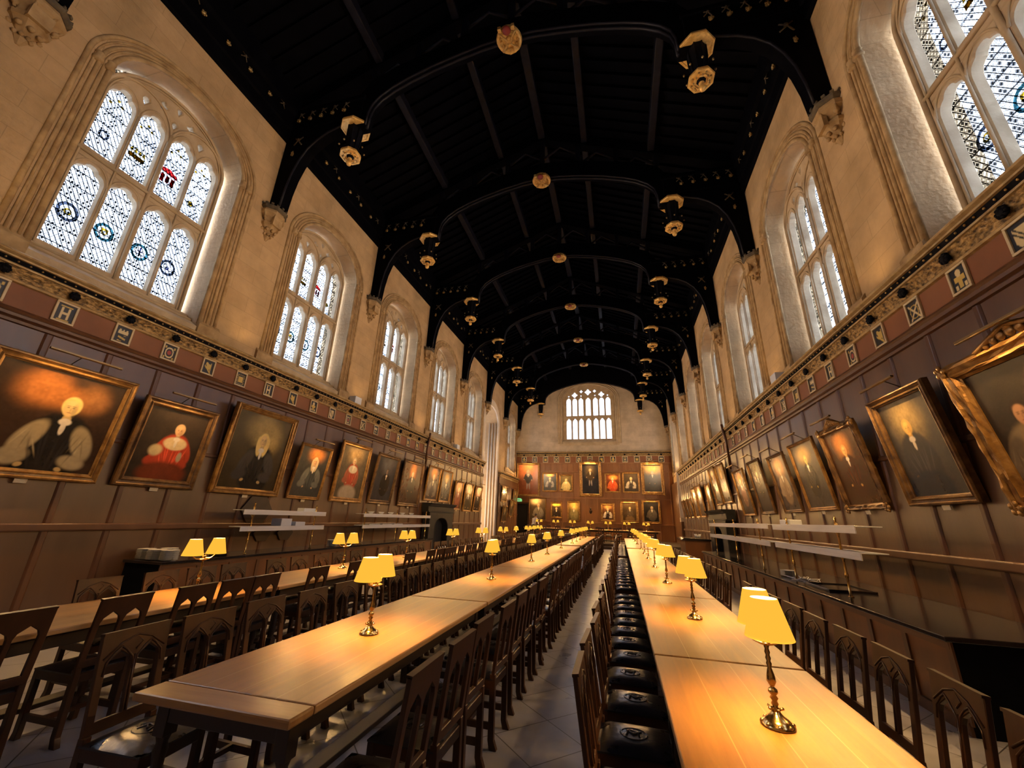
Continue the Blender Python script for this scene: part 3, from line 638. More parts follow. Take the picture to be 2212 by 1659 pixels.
capme = cap.mesh('cap', noise_mat('corbel_cap', (.05, .04, .03), (.12, .095, .06), 8, rough=.7))
for nm, s in SIDES:
    for k, y in enumerate(TR[1:]):
        o = link('stone_corbel', cbme, None, (s * (WX + .012), min(y, YEND - .36), 0), side_rot(s))
        tag(o, 'carved octagonal stone corbel on the %s wall, %s' % (nm, vpos(k)), 'corbel', 'stone corbels under the roof trusses'); link('cap', capme, o)

# ------------------------------------------------------------------ wall plates with gilt bosses
gb = MB(); gb.ball((0, 0, 0), .05, 8, 5)
for i in range(5): gb.ball((.045 * math.cos(i * 1.257), -.015, .045 * math.sin(i * 1.257)), .025, 5, 3)
gbme = gb.mesh('gilt_boss', M['gilt_dull'])
cr_ = MB(); cr_.tube([(-.08, 0, -.06), (0, -.03, .0), (.08, 0, .09)], .014, 5); cr_.tube([(.08, 0, -.08), (0, -.03, .02), (-.07, 0, .08)], .014, 5); cr_.ball((0, -.02, .03), .035, 6, 4)
crme = cr_.mesh('painted_crest', noise_mat('painted_crest', (.03, .025, .02), (.13, .095, .055), 20, rough=.5, metal=.3))
for nm, s in SIDES:
    tn += 1; wp = MB(); xa, xb = sorted((side_x(s, YBACK), side_x(s, YEND)))
    wp.prism([(-.02, 11.25), (-.08, 11.30), (-.08, 11.62), (-.12, 11.66), (-.12, 12.12), (-.2, 12.18), (-.2, 12.82), (.1, 12.82), (.1, 11.25)], xa, xb, 'x')
    root = struct(wp.build('trim_%d' % tn, M['roof'], None, 0, (s * WX, 0, 0), side_rot(s)))
    for k in range(1, 8):
        for j in range(7):
            y = TR[k] - .45 - j * .6
            if y < -1: continue
            if j > 0: link('gilt_boss', gbme, root, (side_x(s, y), -.15, 11.88))
            if j % 2 == 0: link('painted_crest', crme, root, (side_x(s, y - .2), -.15, 12.04))

# ------------------------------------------------------------------ hammerbeam trusses
def truss(y, k):
    last = k == 6
    t = empty('roof_truss', (0, y - (.12 if last else 0), 0), label='black hammerbeam roof truss with gilded pendants, %s' % vpos(k) if not last else 'black roof truss set against the far end wall', cat='roof truss', group='hammerbeam roof trusses')
    low = [(0, 13.24), (.7, 13.18), (1.4, 13.05), (2.1, 12.88), (2.75, 12.66), (3.2, 12.46), (3.55, 12.22), (3.75, 11.97), (3.83, 11.7), (3.85, 11.3)]
    up = [(4.3, 11.3), (4.3, 12.2), (3.9, 12.85), (3.2, 13.2), (2.1, 13.5), (1.0, 13.8), (0, 13.9)]
    poly = [(-x, z) for x, z in reversed(low)] + low[1:] + up + [(-x, z) for x, z in reversed(up[:-1])]
    if last: poly = [(-x, z) for x, z in reversed(low)] + low[1:] + [(4.3, 11.3), (4.3, 12.3), (6.28, 12.3), (6.28, 12.75), (0, 15.45), (-6.28, 12.75), (-6.28, 12.3), (-4.3, 12.3), (-4.3, 11.3)]  # solid black board added above the end arch to keep that area dark
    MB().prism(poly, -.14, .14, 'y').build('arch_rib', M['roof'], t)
    MB().tube([(-x, -.12, z) for x, z in reversed(low)] + [(x, -.12, z) for x, z in low[1:]], .035, 6).tube([(-x, -.02, z - .02) for x, z in reversed(low)] + [(x, -.02, z - .02) for x, z in low[1:]], .04, 6).build('arch_moulding', M['roof_lit_edge'], t)
    pr = MB(); s0 = 15.5 - .35
    for s in (-1, 1): pr.prism([(0, 15.5), (0, 15.05), (s * 6.2, slope(6.2) - .4), (s * 6.2, slope(6.2) - .02)], -.15, .15, 'y')
    pr.build('principal_rafter', M['roof'], t)
    ps = MB()
    for x in (-3.9, -2.6, -1.3, 0, 1.3, 2.6, 3.9): ps.box(x - .08, x + .08, -.09, .09, 12.9 + (.45 if abs(x) < 2.7 else 0) + (.3 if abs(x) < 1 else 0), slope(x) - .3)
    for x in (-3.25, -1.95, -.65, .65, 1.95, 3.25):
        ps.tube([(x - .6, 0, slope(x) - 1.0), (x, 0, slope(x) - .55), (x + .6, 0, slope(x) - 1.0)], .05, 5)
    ps.build('queen_posts', M['roof_lit_edge'], t)
    for s in (-1, 1):
        hb = MB(); hb.box(s * 4.0 if s > 0 else -6.28, 6.28 if s > 0 else -4.0, -.17, .17, 11.62, 12.32); hb.box(s * 3.95 if s > 0 else -6.28, 6.28 if s > 0 else -3.95, -.22, .22, 12.2, 12.34)
        h = hb.build('hammer_beam', M['roof'], t, bevel=.02)
        for j in range(5):
            link('gilt_boss', gbme, h, (s * (4.55 + .36 * j), -.19, 11.93)); link('painted_crest', crme, h, (s * (4.5 + .36 * j), -.19, 12.1))
        cur = [(4.2, 11.56), (4.62, 11.46), (5.0, 11.33), (5.3, 11.14), (5.55, 10.88), (5.74, 10.52), (5.87, 10.1), (5.95, 9.6), (5.99, 9.06)]
        b_ = MB().prism([(s * x, z) for x, z in cur] + [(s * 6.29, 9.06), (s * 6.29, 11.64), (s * 4.2, 11.64)], -.15, .15, 'y').build('curved_brace', M['roof'], t)
        MB().tube([(s * x, -.12, z) for x, z in cur], .03, 6).build('brace_moulding', M['roof_lit_edge'], b_)
        link('gilt_boss', gbme, b_, (s * 5.95, -.17, 10.75)).scale = (.7, .7, 1.4)
        link('painted_crest', crme, b_, (s * 5.85, -.17, 11.15)).scale = (1.6, 1, 1.6)
        # pendant lantern
        cg = MB(); cg.lathe([(.22, 11.60), (.22, 11.36)], 8, rot=PI / 8, smooth=False); cg.lathe([(.20, 11.45), (.195, 11.2), (.15, 10.7), (.12, 10.44), (.06, 10.34)], 8, rot=PI / 8, smooth=False)
        for i in range(8):
            a = 2 * PI * i / 8 + PI / 8; c0, s1 = math.cos(a), math.sin(a)
            cg.tube([(.20 * c0, .20 * s1, 11.45), (.19 * c0, .19 * s1, 11.0), (.14 * c0, .14 * s1, 10.6), (.10 * c0, .10 * s1, 10.42)], .016, 5)
        p = cg.build('pendant', M['black'], t, loc=(s * 4.22, 0, 0))
        rg = MB(); rg.lathe([(.325, 11.335), (.335, 11.325), (.375, 11.325), (.39, 11.35), (.37, 11.42), (.30, 11.46), (.25, 11.46)], 8, rot=PI / 8, smooth=False); rg.lathe([(.235, 11.365), (.24, 11.345), (.262, 11.345), (.268, 11.38)], 8, rot=PI / 8, smooth=False)
        rg.build('upper_ring', M['gilt_ring'], p); db = MB(); db.lathe([(.262, 11.38), (.328, 11.36), (.328, 11.40), (.25, 11.44)], 8, rot=PI / 8, smooth=False)
        db.build('ring_channel', M['black'], p)
        rg = MB(); rg.lathe([(.215, 10.41), (.222, 10.40), (.262, 10.40), (.275, 10.43), (.25, 10.5), (.15, 10.54)], 8, rot=PI / 8, smooth=False); rg.lathe([(.13, 10.40), (.135, 10.37), (.16, 10.37), (.165, 10.42)], 8, rot=PI / 8, smooth=False)
        rg.build('lower_ring', M['gilt_ring'], p); db = MB(); db.lathe([(.06, 10.40), (.13, 10.41), (.216, 10.43), (.216, 10.46)], 8, rot=PI / 8, smooth=False); db.build('ring_channel', M['black'], p)
        fn = MB(); fn.lathe([(.001, 10.12), (.05, 10.14), (.075, 10.2), (.05, 10.26), (.03, 10.28), (.06, 10.33), (.05, 10.38)], 10); fn.build('finial', M['gilt_ring'], p)
        bd = MB()
        for i in range(8):
            a = 2 * PI * i / 8; bd.ball((.31 * math.cos(a), .31 * math.sin(a), 10.66), .026, 6, 4); bd.ball((.155 * math.cos(a), .155 * math.sin(a), 10.37), .022, 6, 4); bd.ball((.297 * math.cos(a), .297 * math.sin(a), 11.355), .022, 6, 4); bd.ball((.19 * math.cos(a + .39), .19 * math.sin(a + .39), 10.41), .02, 6, 4)
        bd.build('gilt_beads', M['gilt_dull'], p)
    if last:
        return
    b = MB(); b.lathe([(.20, .06), (.26, .0), (.31, -.01), (.33, .03), (.31, .10), (.24, .12)], 20, smooth=False); b.lathe([(.001, .02), (.07, -.02), (.10, .03), (.06, .1), (.001, .12)], 10)
    for a in (PI / 4, 3 * PI / 4, 5 * PI / 4, 7 * PI / 4): b.tube([(.30 * math.cos(a), .30 * math.sin(a), -.02), (.05 * math.cos(a), .05 * math.sin(a), -.06)], .022, 5)
    for i in range(12): a = 2 * PI * i / 12; b.ball((.20 * math.cos(a), .20 * math.sin(a), .02), .032, 6, 4)
    b.tube([(-.05, .28, .05), (-.05, .34, .10), (-.05, .38, .18)], .045, 6); b.ball((-.05, .4, .24), .05, 8, 5, sz=1.5)
    for sg_ in (-1, 1): b.box(sg_ * .17 - .04, sg_ * .17 + .04, -.36, -.28, -.1, .0)
    bo = b.build('centre_boss', M['gilt_ring'], t, loc=(0, -.1, 13.1))
    MB().ball((0, -.27, -.06), .11, 10, 6, sz=.6).build('red_hat', plain('boss_red', (.30, .035, .02), .5), bo)
for k, y in enumerate(TR[2:]): truss(y, k)
t0_ = TR[1]
MB().prism([(-x, z) for x, z in reversed([(4.2, 11.56), (5.3, 11.14), (5.74, 10.52), (5.95, 9.6), (5.99, 9.06)])] + [(-4.2, 11.7), (-6.29, 11.7), (-6.29, 9.06)][:0] + [(-4.2, 11.7), (-6.29, 11.7), (-6.29, 9.06)], t0_ - .15, t0_ + .15, 'y').build('trim_90', M['roof'])['kind'] = 'structure'
MB().box(-6.28, 6.28, t0_ - .17, t0_ + .17, 11.6, 12.3).build('trim_91', M['roof'])['kind'] = 'structure'

# ------------------------------------------------------------------ portraits
def paint(spec, w, h, res):
    n = max(24, int(h * res)); m = max(18, int(w * res)); rng = np.random.default_rng(spec.get('seed', 1))
    v, u = np.meshgrid(np.linspace(0, 1, n), np.linspace(0, 1, m), indexing='ij')
    X = (u - .5) * w / h; Z = v
    nz = fnoise(rng, n, m, 5) * .45 + fnoise(rng, n, m, 14) * .3 + fnoise(rng, n, m, 46) * .25
    img = np.ones((n, m, 3)) * np.array(spec.get('bg', (.035, .022, .014))) * (.6 + .8 * nz[..., None])
    def blend(mask, c, tex=.25):
        nonlocal img
        c = np.array(c) * (1 - tex + 2 * tex * nz[..., None]); img = img * (1 - mask[..., None]) + c * mask[..., None]
    def ell(cx, cz, rx, rz, rot=0.0, soft=.25):
        dx, dz = X - cx, Z - cz; a, b = dx * math.cos(rot) + dz * math.sin(rot), -dx * math.sin(rot) + dz * math.cos(rot)
        return 1 - smooth(np.sqrt((a / rx) ** 2 + (b / rz) ** 2) + (nz - .5) * .12, 1 - soft, 1 + soft)
    for g in spec.get('glow', []): blend(ell(g[1], g[2], g[3], g[4], g[5] if len(g) > 5 else 0, .8) * .9, np.array(g[0]) * 1.15, .6)  # warm patches in the paint: backdrop content and imitated picture-light glow
    hx, hz, s = spec.get('hx', 0), spec.get('hz', .70), spec.get('s', .085)
    robe = spec.get('robe', (.012, .010, .010)); skin = spec.get('skin', (.62, .38, .20)); slv = spec.get('sleeve'); hair = spec.get('hair', (.35, .28, .18)); col = spec.get('collar', (.75, .66, .5))  # yellow skin and hair values carry some picture-light brightness in the paint
    tz = hz - s * 3.6
    if spec.get('pose') == 'full':
        for dx in (-.9, .9): blend(ell(hx + dx * s * .8, hz - s * 8.2, s * .42, s * 2.4, .06 * dx, .2), spec.get('stocking', (.38, .32, .26)))
        blend(ell(hx, hz - 3.9 * s, s * 1.9, s * 3.3, 0, .15), robe); blend(ell(hx - 1.8 * s, hz - 3.2 * s, s * .75, s * 2.2, -.35, .2), robe); blend(ell(hx + 1.8 * s, hz - 3.2 * s, s * .75, s * 2.2, .35, .2), robe)
        if slv: blend(ell(hx, hz - 3.3 * s, s * .6, s * 2.2, 0, .3), slv)
        blend(ell(hx - 2.6 * s, hz - 4.8 * s, s * .35, s * .3), skin); blend(ell(hx + 2.2 * s, hz - 5 * s, s * .35, s * .3), skin)
    else:
        blend(ell(hx, hz - s * 5.2, s * 3.3, s * 4.4, 0, .12), robe); blend(ell(hx, tz + s * .9, s * 2.5, s * 1.7, 0, .2), robe)
        if slv:
            blend(ell(hx - 2.5 * s, tz - s * .3, s * 1.0, s * 2.2, -.45, .2), slv); blend(ell(hx + 2.4 * s, tz - s * .4, s * 1.0, s * 2.1, .4, .2), slv)
            blend(ell(hx - 3.1 * s, tz - 2.5 * s, s * 1.35, s * .95, .3, .25), slv); blend(ell(hx + 2.2 * s, tz - 2.7 * s, s * 1.3, s * .8, -.2, .25), slv)
        for q in range(7):
            fx = hx + (q - 3) * s * .62 + s * .2 * math.sin(q * 2.3); blend(ell(fx, tz - s * (1.6 + .5 * math.cos(q * 1.7)), s * .10, s * 1.5, (q - 3) * -.10, .8) * .5, np.array(robe) * 2.6 + .004)
            if slv: blend(ell(hx + (2.2 if q % 2 else -2.4) * s + s * .25 * (q - 3), tz - s * (.3 + .35 * q * .5), s * .07, s * .9, .35 * (q - 3) * .4, .8) * .55, np.array(slv) * (.45 if q % 3 else 1.5))
        blend(ell(hx - 2.2 * s, tz - 3.4 * s, s * .34, s * .24, .3), np.array(skin) * .75); blend(ell(hx + 1.3 * s, tz - 3.6 * s, s * .34, s * .24, -.3), np.array(skin) * .75)
    if spec.get('cape'): blend(ell(hx, tz + s * 1.0, s * 2.2, s * 1.25, 0, .15), spec['cape'])
    if spec.get('lap'): blend(ell(hx - .4 * s, .08, s * 4.3, .17, 0, .2), spec['lap'])
    blend(ell(hx, hz + .15 * s, s * .95, s * 1.15, 0, .12), hair)
    if spec.get('wig'):
        blend(ell(hx - .75 * s, hz - 1.1 * s, s * .55, s * 1.7, .12, .15), hair); blend(ell(hx + .75 * s, hz - 1.1 * s, s * .55, s * 1.7, -.12, .15), hair)
    blend(ell(hx, hz - 1.35 * s, s * .42, s * .5), np.array(skin) * .7); blend(ell(hx, hz - 1.75 * s, s * .6, s * .42, 0, .2), col); blend(ell(hx, hz - 2.5 * s, s * .26, s * .8, 0, .2), col)
    blend(ell(hx - .06 * s, hz - .15 * s, s * .68, s * .98, 0, .12), skin, .1)
    blend(ell(hx - .06 * s, hz + .45 * s, s * .5, s * .35, 0, .5) * .5, np.array(skin) * 1.25, .1)
    blend(ell(hx + .36 * s, hz - .3 * s, s * .25, s * .7, 0, .6) * .55, np.array(skin) * .45, .1)
    for dx in (-.30, .20): blend(ell(hx + dx * s, hz - .02 * s, s * .13, s * .07, 0, .5) * .6, (.06, .035, .02)); blend(ell(hx + dx * s, hz + .16 * s, s * .19, s * .04, 0, .5) * .6, (.12, .07, .04))
    blend(ell(hx - .02 * s, hz - .30 * s, s * .07, s * .26, 0, .7) * .5, np.array(skin) * .5); blend(ell(hx - .05 * s, hz - .62 * s, s * .2, s * .05, 0, .5) * .8, (.30, .08, .05))
    for e in spec.get('extra', []): blend(ell(*e[1:]), e[0])
    return img.clip(0, 1)

def rect_ring(mb, w, h, prof, jit=0.0, rng=None):
    """moulded rectangular frame: prof = [(inset, height)]"""
    per = []
    n = 1 if not jit else 14
    def side(a, b): return [(a[0] + (b[0] - a[0]) * i / n, a[1] + (b[1] - a[1]) * i / n) for i in range(n)]
    rings = []
    for ins, ht in prof:
        c = [(-w / 2 + ins, ins), (w / 2 - ins, ins), (w / 2 - ins, h - ins), (-w / 2 + ins, h - ins)]
        pts = []
        for i in range(4): pts += side(c[i], c[(i + 1) % 4])
        ring_ = []
        for i, p in enumerate(pts):
            j = jit * (rng.random() - .5) if jit and 0 < ins < .9 * prof[-1][0] else 0
            k = jit * .5 * abs(math.sin(i * 1.35)) if jit and ins == 0 else 0
            dx = -k if p[0] < 0 else k
            ring_.append((p[0] + (dx if abs(abs(p[0]) - w / 2) < .01 else 0), -(ht + abs(j)), p[1] + (k if p[1] > h - .01 else 0)))
        rings.append(ring_)
    k = len(rings[0]); vs = [p for r in rings for p in r]; fs = []
    for a in range(len(rings) - 1):
        for i in range(k): fs.append((a * k + i, a * k + (i + 1) % k, (a + 1) * k + (i + 1) % k, (a + 1) * k + i))
    mb.add(vs, fs)
pcount = [0]
def portrait(loc, w, h, fw, tilt, rot, spec, label, group, ornate=False, res=60, light=True, plaque=True, depth=.06, lightlabel=None, dark=False, out=0.0):
    t = empty('framed_portrait', loc, (tilt, 0, rot), label, 'portrait', group)
    rng = random.Random(pcount[0]); pcount[0] += 1
    d = depth
    prof = [(0, 0), (0, d * .7), (.012, d * .95), (fw * .25, d), (fw * .35, d * .75), (fw * .55, d * .62), (fw * .7, d * .8), (fw * .8, d * .78), (fw * .86, d * .5), (fw, d * .38), (fw, 0)]
    f = MB(); rect_ring(f, w, h, prof, .05 if ornate else 0, rng)
    fr = f.build('frame', M['frame_dark'] if dark else M['frame'], t)
    if ornate:
        o = MB()
        for i in range(9):
            a = -1 + .25 * i; o.ball((a * w * .2, -d, h + .05 * math.cos(a * 1.5)), .055 - .018 * abs(a), 7, 5, sy=.5)
        o.tube([(-w * .22, -d, h), (-w * .1, -d, h + .07), (0, -d - .01, h + .13), (w * .1, -d, h + .07), (w * .22, -d, h)], .03, 6); o.ball((0, -d, h + .1), .06, 8, 5, sy=.5)
        o.build('carved_cresting', M['frame'], fr)
        for cx in (-1, 1):
            for cz in (.03, h - .03):
                o = MB(); o.ball((cx * (w / 2 - .03), -d * .9, cz), .05, 6, 4, sy=.4)
                for i in range(5): o.ball((cx * (w / 2 - .03) + .05 * math.cos(i * 1.3), -d, cz + .05 * math.sin(i * 1.3)), .035, 6, 4, sy=.5)
                o.build('corner_scroll', M['frame'], fr)
    MB().box(-w / 2 + .01, w / 2 - .01, -.015, .0, .01, h - .01).build('backing', M['frame_back'], t)
    link('canvas', canvas_mesh('canvas', w - 2 * fw + .01, h - 2 * fw + .01, paint(spec, w - 2 * fw, h - 2 * fw, res), -.021, M['canvas']), t, (0, 0, fw - .005))
    if plaque: MB().box(-.07, .07, -.05, -.04, -.065, -.005).build('label_plaque', M['card'], t, .002)
    if light:
        lw = min(.9, w * .62); p = MB(); L_ = empty('picture_light', loc, (0, 0, rot), lightlabel or 'picture light over the ' + ' '.join(label.split()[:11]), 'picture light', 'picture lights')
        zt = h * math.cos(tilt) + .10; yo = -(h * math.sin(tilt) + .22 + out)
        p.tube([(-lw / 2, yo, zt), (lw / 2, yo, zt)], .016, 8); p.box(-lw / 2, lw / 2, yo - .018, yo + .018, zt, zt + .018); p.build('tube', M['brass_dull'], L_)
        a = MB(); a.tube([(0, yo, zt + .01), (0, yo + .12, zt + .05), (0, 0.0, zt - .12)], .007, 6); a.build('arm', M['brass_dull'], L_)
        ld = bpy.data.lights.new('picture_light', 'AREA'); ld.shape = 'RECTANGLE'; ld.size = lw; ld.size_y = .03; ld.energy = spec.get('pw', 3.2) * (w * h) ** .5 * PICW; ld.color = (1, .56, .20)
        lo = bpy.data.objects.new('picture_bulb', ld); C.objects.link(lo); lo.parent = L_; lo.location = (0, yo, zt - .03)
        lo.rotation_euler = (-.62 if True else 0, 0, 0)   # shines down and back on to the canvas
    return t
PICW = 7.5
BK = (.010, .009, .009); OR = (.42, .15, .035); GD = (.30, .20, .07); GR = (.10, .085, .05)
RED = (.42, .05, .02); WH = (.50, .42, .27)
def wallport(s, ya, yb, z0, ztop, lean, fw, spec, label, **kw):
    w = abs(yb - ya); nm = 'left' if s < 0 else 'right'; hgt = math.hypot(ztop - z0, lean)
    return portrait((s * (PX - .012), (ya + yb) / 2, z0), w, hgt, fw, math.atan2(lean, ztop - z0), side_rot(s)[2], spec, label, 'portraits on the %s wall' % nm, **kw)
wallport(-1, 3.05, 4.78, 1.94, 3.62, .24, .13, dict(seed=1, bg=(.045, .022, .012), glow=[(OR, -.16, .80, .17, .15, .5), (OR, .05, .74, .25, .10), ((.30, .13, .04), .28, .78, .12, .13)], hx=.12, hz=.66, s=.088, robe=BK, sleeve=(.46, .36, .19), hair=(.86, .66, .22), skin=(.86, .60, .24)), 'large gilt-framed portrait of a white-haired man in black with billowing pale sleeves', res=110, depth=.08, lightlabel='long thin picture light over the large portrait with billowing sleeves')
wallport(-1, 4.99, 6.37, 1.95, 3.5, .20, .15, dict(seed=2, bg=(.030, .020, .014), hx=.06, hz=.72, s=.076, robe=RED, sleeve=RED, cape=(.66, .50, .26), hair=(.52, .34, .17), skin=(.60, .36, .18), lap=(.16, .03, .012), extra=[((.55, .42, .2), -.17, .40, .09, .08, .3, .3), ((.40, .32, .2), .18, .34, .035, .07, 0, .3)]), 'portrait of a bald seated man in a scarlet robe with cream collar', res=110, depth=.09, dark=True)
wallport(-1, 6.72, 8.5, 1.94, 3.87, .20, .13, dict(seed=3, bg=(.05, .035, .016), glow=[((.34, .24, .08), .02, .80, .22, .17), ((.42, .28, .08), .12, .66, .17, .16)], hx=.05, hz=.66, s=.078, robe=BK, wig=1, hair=(.86, .62, .20), skin=(.74, .50, .20), sleeve=(.05, .045, .04)), 'portrait of a judge with a long pale wig in dark robes, name strip below', res=100, depth=.10, light=False)
wallport(-1, 8.81, 10.03, 1.93, 3.36, .22, .08, dict(seed=4, bg=(.05, .05, .045), glow=[(OR, .05, .86, .2, .14)], hx=.05, hz=.72, s=.075, robe=(.05, .055, .05), sleeve=(.16, .16, .13), wig=1, hair=(.6, .45, .25)), 'slim framed portrait of a figure in a grey-green gown, left wall over first shelves', res=80)
wallport(-1, 10.48, 12.02, 1.93, 3.74, .18, .14, dict(seed=5, bg=(.10, .08, .05), glow=[((.30, .20, .09), 0, .82, .2, .15)], hx=.0, hz=.72, s=.062, robe=(.36, .06, .03), sleeve=(.34, .10, .05), cape=(.62, .52, .36), lap=(.40, .32, .22)), 'portrait of a seated figure in crimson and white with a lace collar', res=80)
wallport(-1, 12.37, 13.84, 1.95, 3.67, .25, .14, dict(seed=6, bg=(.035, .038, .045), glow=[((.07, .07, .08), 0, .8, .2, .2)], hx=.04, hz=.68, s=.06, robe=BK, skin=(.2, .15, .12), hair=(.06, .05, .04), pw=1.2), 'very dark portrait with barely visible sitter on the left wall', res=70, dark=True)
wallport(-1, 14.34, 16.04, 1.94, 3.73, .15, .13, dict(seed=7, bg=(.05, .02, .01), glow=[(OR, .0, .74, .13, .22)], hx=0, hz=.72, s=.06, robe=BK), 'portrait with an orange glow behind a narrow figure, left of the left fireplace', res=70, dark=True)
wallport(-1, 16.53, 17.85, 2.24, 3.77, .16, .09, dict(seed=8, bg=(.06, .04, .03), glow=[(OR, 0, .82, .18, .14)], robe=(.05, .045, .045), sleeve=(.2, .17, .14)), 'nearer of two portraits above the left fireplace mantel', res=50)
wallport(-1, 18.05, 19.32, 2.24, 3.75, .14, .09, dict(seed=9, bg=(.06, .055, .05), glow=[(GD, 0, .8, .16, .12)], robe=(.04, .04, .045)), 'farther of two portraits above the left fireplace mantel', res=50)
wallport(-1, 19.79, 20.9, 1.95, 3.40, .15, .08, dict(seed=10, bg=(.07, .04, .02), glow=[(OR, 0, .8, .2, .2)], robe=(.22, .06, .03)), 'first portrait past the left fireplace, reddish robe', res=40)
wallport(-1, 21.28, 22.56, 1.90, 3.43, .14, .08, dict(seed=11, bg=(.08, .06, .02), glow=[(GD, 0, .75, .2, .25)], robe=(.03, .025, .015)), 'second portrait past the left fireplace, golden background', res=40)
wallport(-1, 22.86, 24.02, 1.92, 3.39, .18, .08, dict(seed=12, bg=(.06, .03, .015), glow=[(OR, 0, .8, .2, .2)], robe=BK), 'last portrait on the left wall before the stone bay', res=40)
for ya, yb, z0, z1, lb in ((28.7, 30.1, 2.75, 3.85, 'upper nearer'), (32.0, 33.4, 2.75, 3.85, 'upper farther'), (29.0, 30.3, 1.35, 2.5, 'lower nearer'), (31.0, 32.3, 1.75, 3.0, 'lower pale-framed')):
    wallport(-1, ya, yb, z0, z1, .14, .09, dict(seed=int(ya * 7), bg=(.1, .07, .03), glow=[(GD, 0, .75, .2, .2)], robe=(.07, .05, .03)), '%s portrait on the short wall left of the high table' % lb, res=30, light=False)
# right wall
wallport(1, 3.45, 5.42, 1.84, 3.38, .27, .17, dict(seed=20, bg=(.035, .028, .022), glow=[((.35, .16, .04), .28, .82, .24, .16), ((.30, .13, .03), .02, .66, .14, .2)], hx=-.36, hz=.60, s=.085, robe=(.26, .19, .10), hair=(.03, .02, .015), skin=(.52, .28, .14), sleeve=(.16, .12, .07)), 'huge portrait in a deeply carved gilt frame at the right edge', ornate=True, res=100, depth=.10, lightlabel='long bar light in front of the carved-frame portrait at the right edge')
wallport(1, 5.81, 7.03, 1.94, 3.43, .22, .12, dict(seed=21, bg=(.055, .05, .042), glow=[((.34, .24, .09), -.04, .76, .2, .2)], hx=-.06, hz=.70, s=.072, robe=(.035, .035, .035), skin=(.80, .48, .12), hair=(.62, .38, .1), lap=(.02, .025, .035)), 'glossy portrait in a plain rounded wooden frame beside the carved one', res=90, depth=.10, dark=True)
wallport(1, 7.55, 8.76, 1.92, 3.33, .23, .10, dict(seed=22, bg=(.06, .022, .008), glow=[((.45, .17, .03), -.02, .78, .16, .16)], hx=0, hz=.72, s=.066, robe=(.06, .018, .008), skin=(.75, .42, .12), hair=(.6, .3, .08)), 'portrait with a carved crest on its scrolled frame, warm brown canvas', ornate=True, res=80, dark=True)
wallport(1, 9.1, 10.32, 1.95, 3.35, .22, .07, dict(seed=23, bg=(.07, .06, .05), glow=[(GD, -.05, .82, .2, .12)], hx=0, hz=.74, s=.06, robe=(.04, .035, .03), skin=(.75, .5, .15), hair=(.6, .4, .12)), 'portrait in a narrow gold frame, third of the plain ones on the right', res=70)
wallport(1, 10.67, 11.73, 1.94, 3.30, .23, .07, dict(seed=24, bg=(.08, .06, .05), glow=[((.42, .22, .1), 0, .8, .2, .15)], hx=0, hz=.72, s=.065, robe=(.25, .17, .1), sleeve=(.35, .25, .15)), 'portrait of a pale seated figure, right wall above the near serving shelf', res=60, dark=True)
wallport(1, 12.39, 13.48, 1.94, 3.40, .23, .07, dict(seed=25, bg=(.05, .045, .045), glow=[(GR, 0, .8, .2, .2)], hx=0, hz=.74, s=.05, robe=(.02, .02, .022)), 'dark grey portrait with a small label, fifth along the right wall', res=50, dark=True)
wallport(1, 14.06, 15.26, 1.92, 3.33, .22, .06, dict(seed=26, bg=(.08, .06, .045), glow=[(OR, 0, .82, .18, .12)], hx=0, hz=.74, s=.06, robe=(.2, .1, .06)), 'portrait immediately before the right fireplace', res=50)
wallport(1, 16.51, 17.77, 2.40, 3.83, .21, .06, dict(seed=27, bg=(.08, .06, .03), glow=[(GD, 0, .75, .15, .2)], robe=(.04, .035, .03)), 'nearer of two portraits above the right fireplace mantel', res=45)
wallport(1, 17.91, 19.0, 2.38, 3.87, .23, .06, dict(seed=28, bg=(.07, .055, .045), glow=[(WH, -.02, .85, .15, .08)], robe=(.05, .04, .035)), 'farther of two portraits above the right fireplace mantel', res=45)
for i, (ya, yb, z0, z1) in enumerate(((19.55, 20.46, 2.0, 3.36), (21.6, 22.85, 1.95, 3.48), (23.09, 24.27, 1.95, 3.46), (24.7, 25.7, 1.95, 3.0), (26.1, 27.0, 1.95, 3.0), (27.4, 28.3, 1.95, 3.0))):
    wallport(1, ya, yb, z0, z1, .16, .07, dict(seed=30 + i, bg=(.09, .05, .025), glow=[(OR, 0, .78, .18, .18)], robe=(.06, .04, .03)), 'narrow-looking portrait past the right fireplace, %s' % vpos(i, 'mantel'), res=35, light=i < 3)
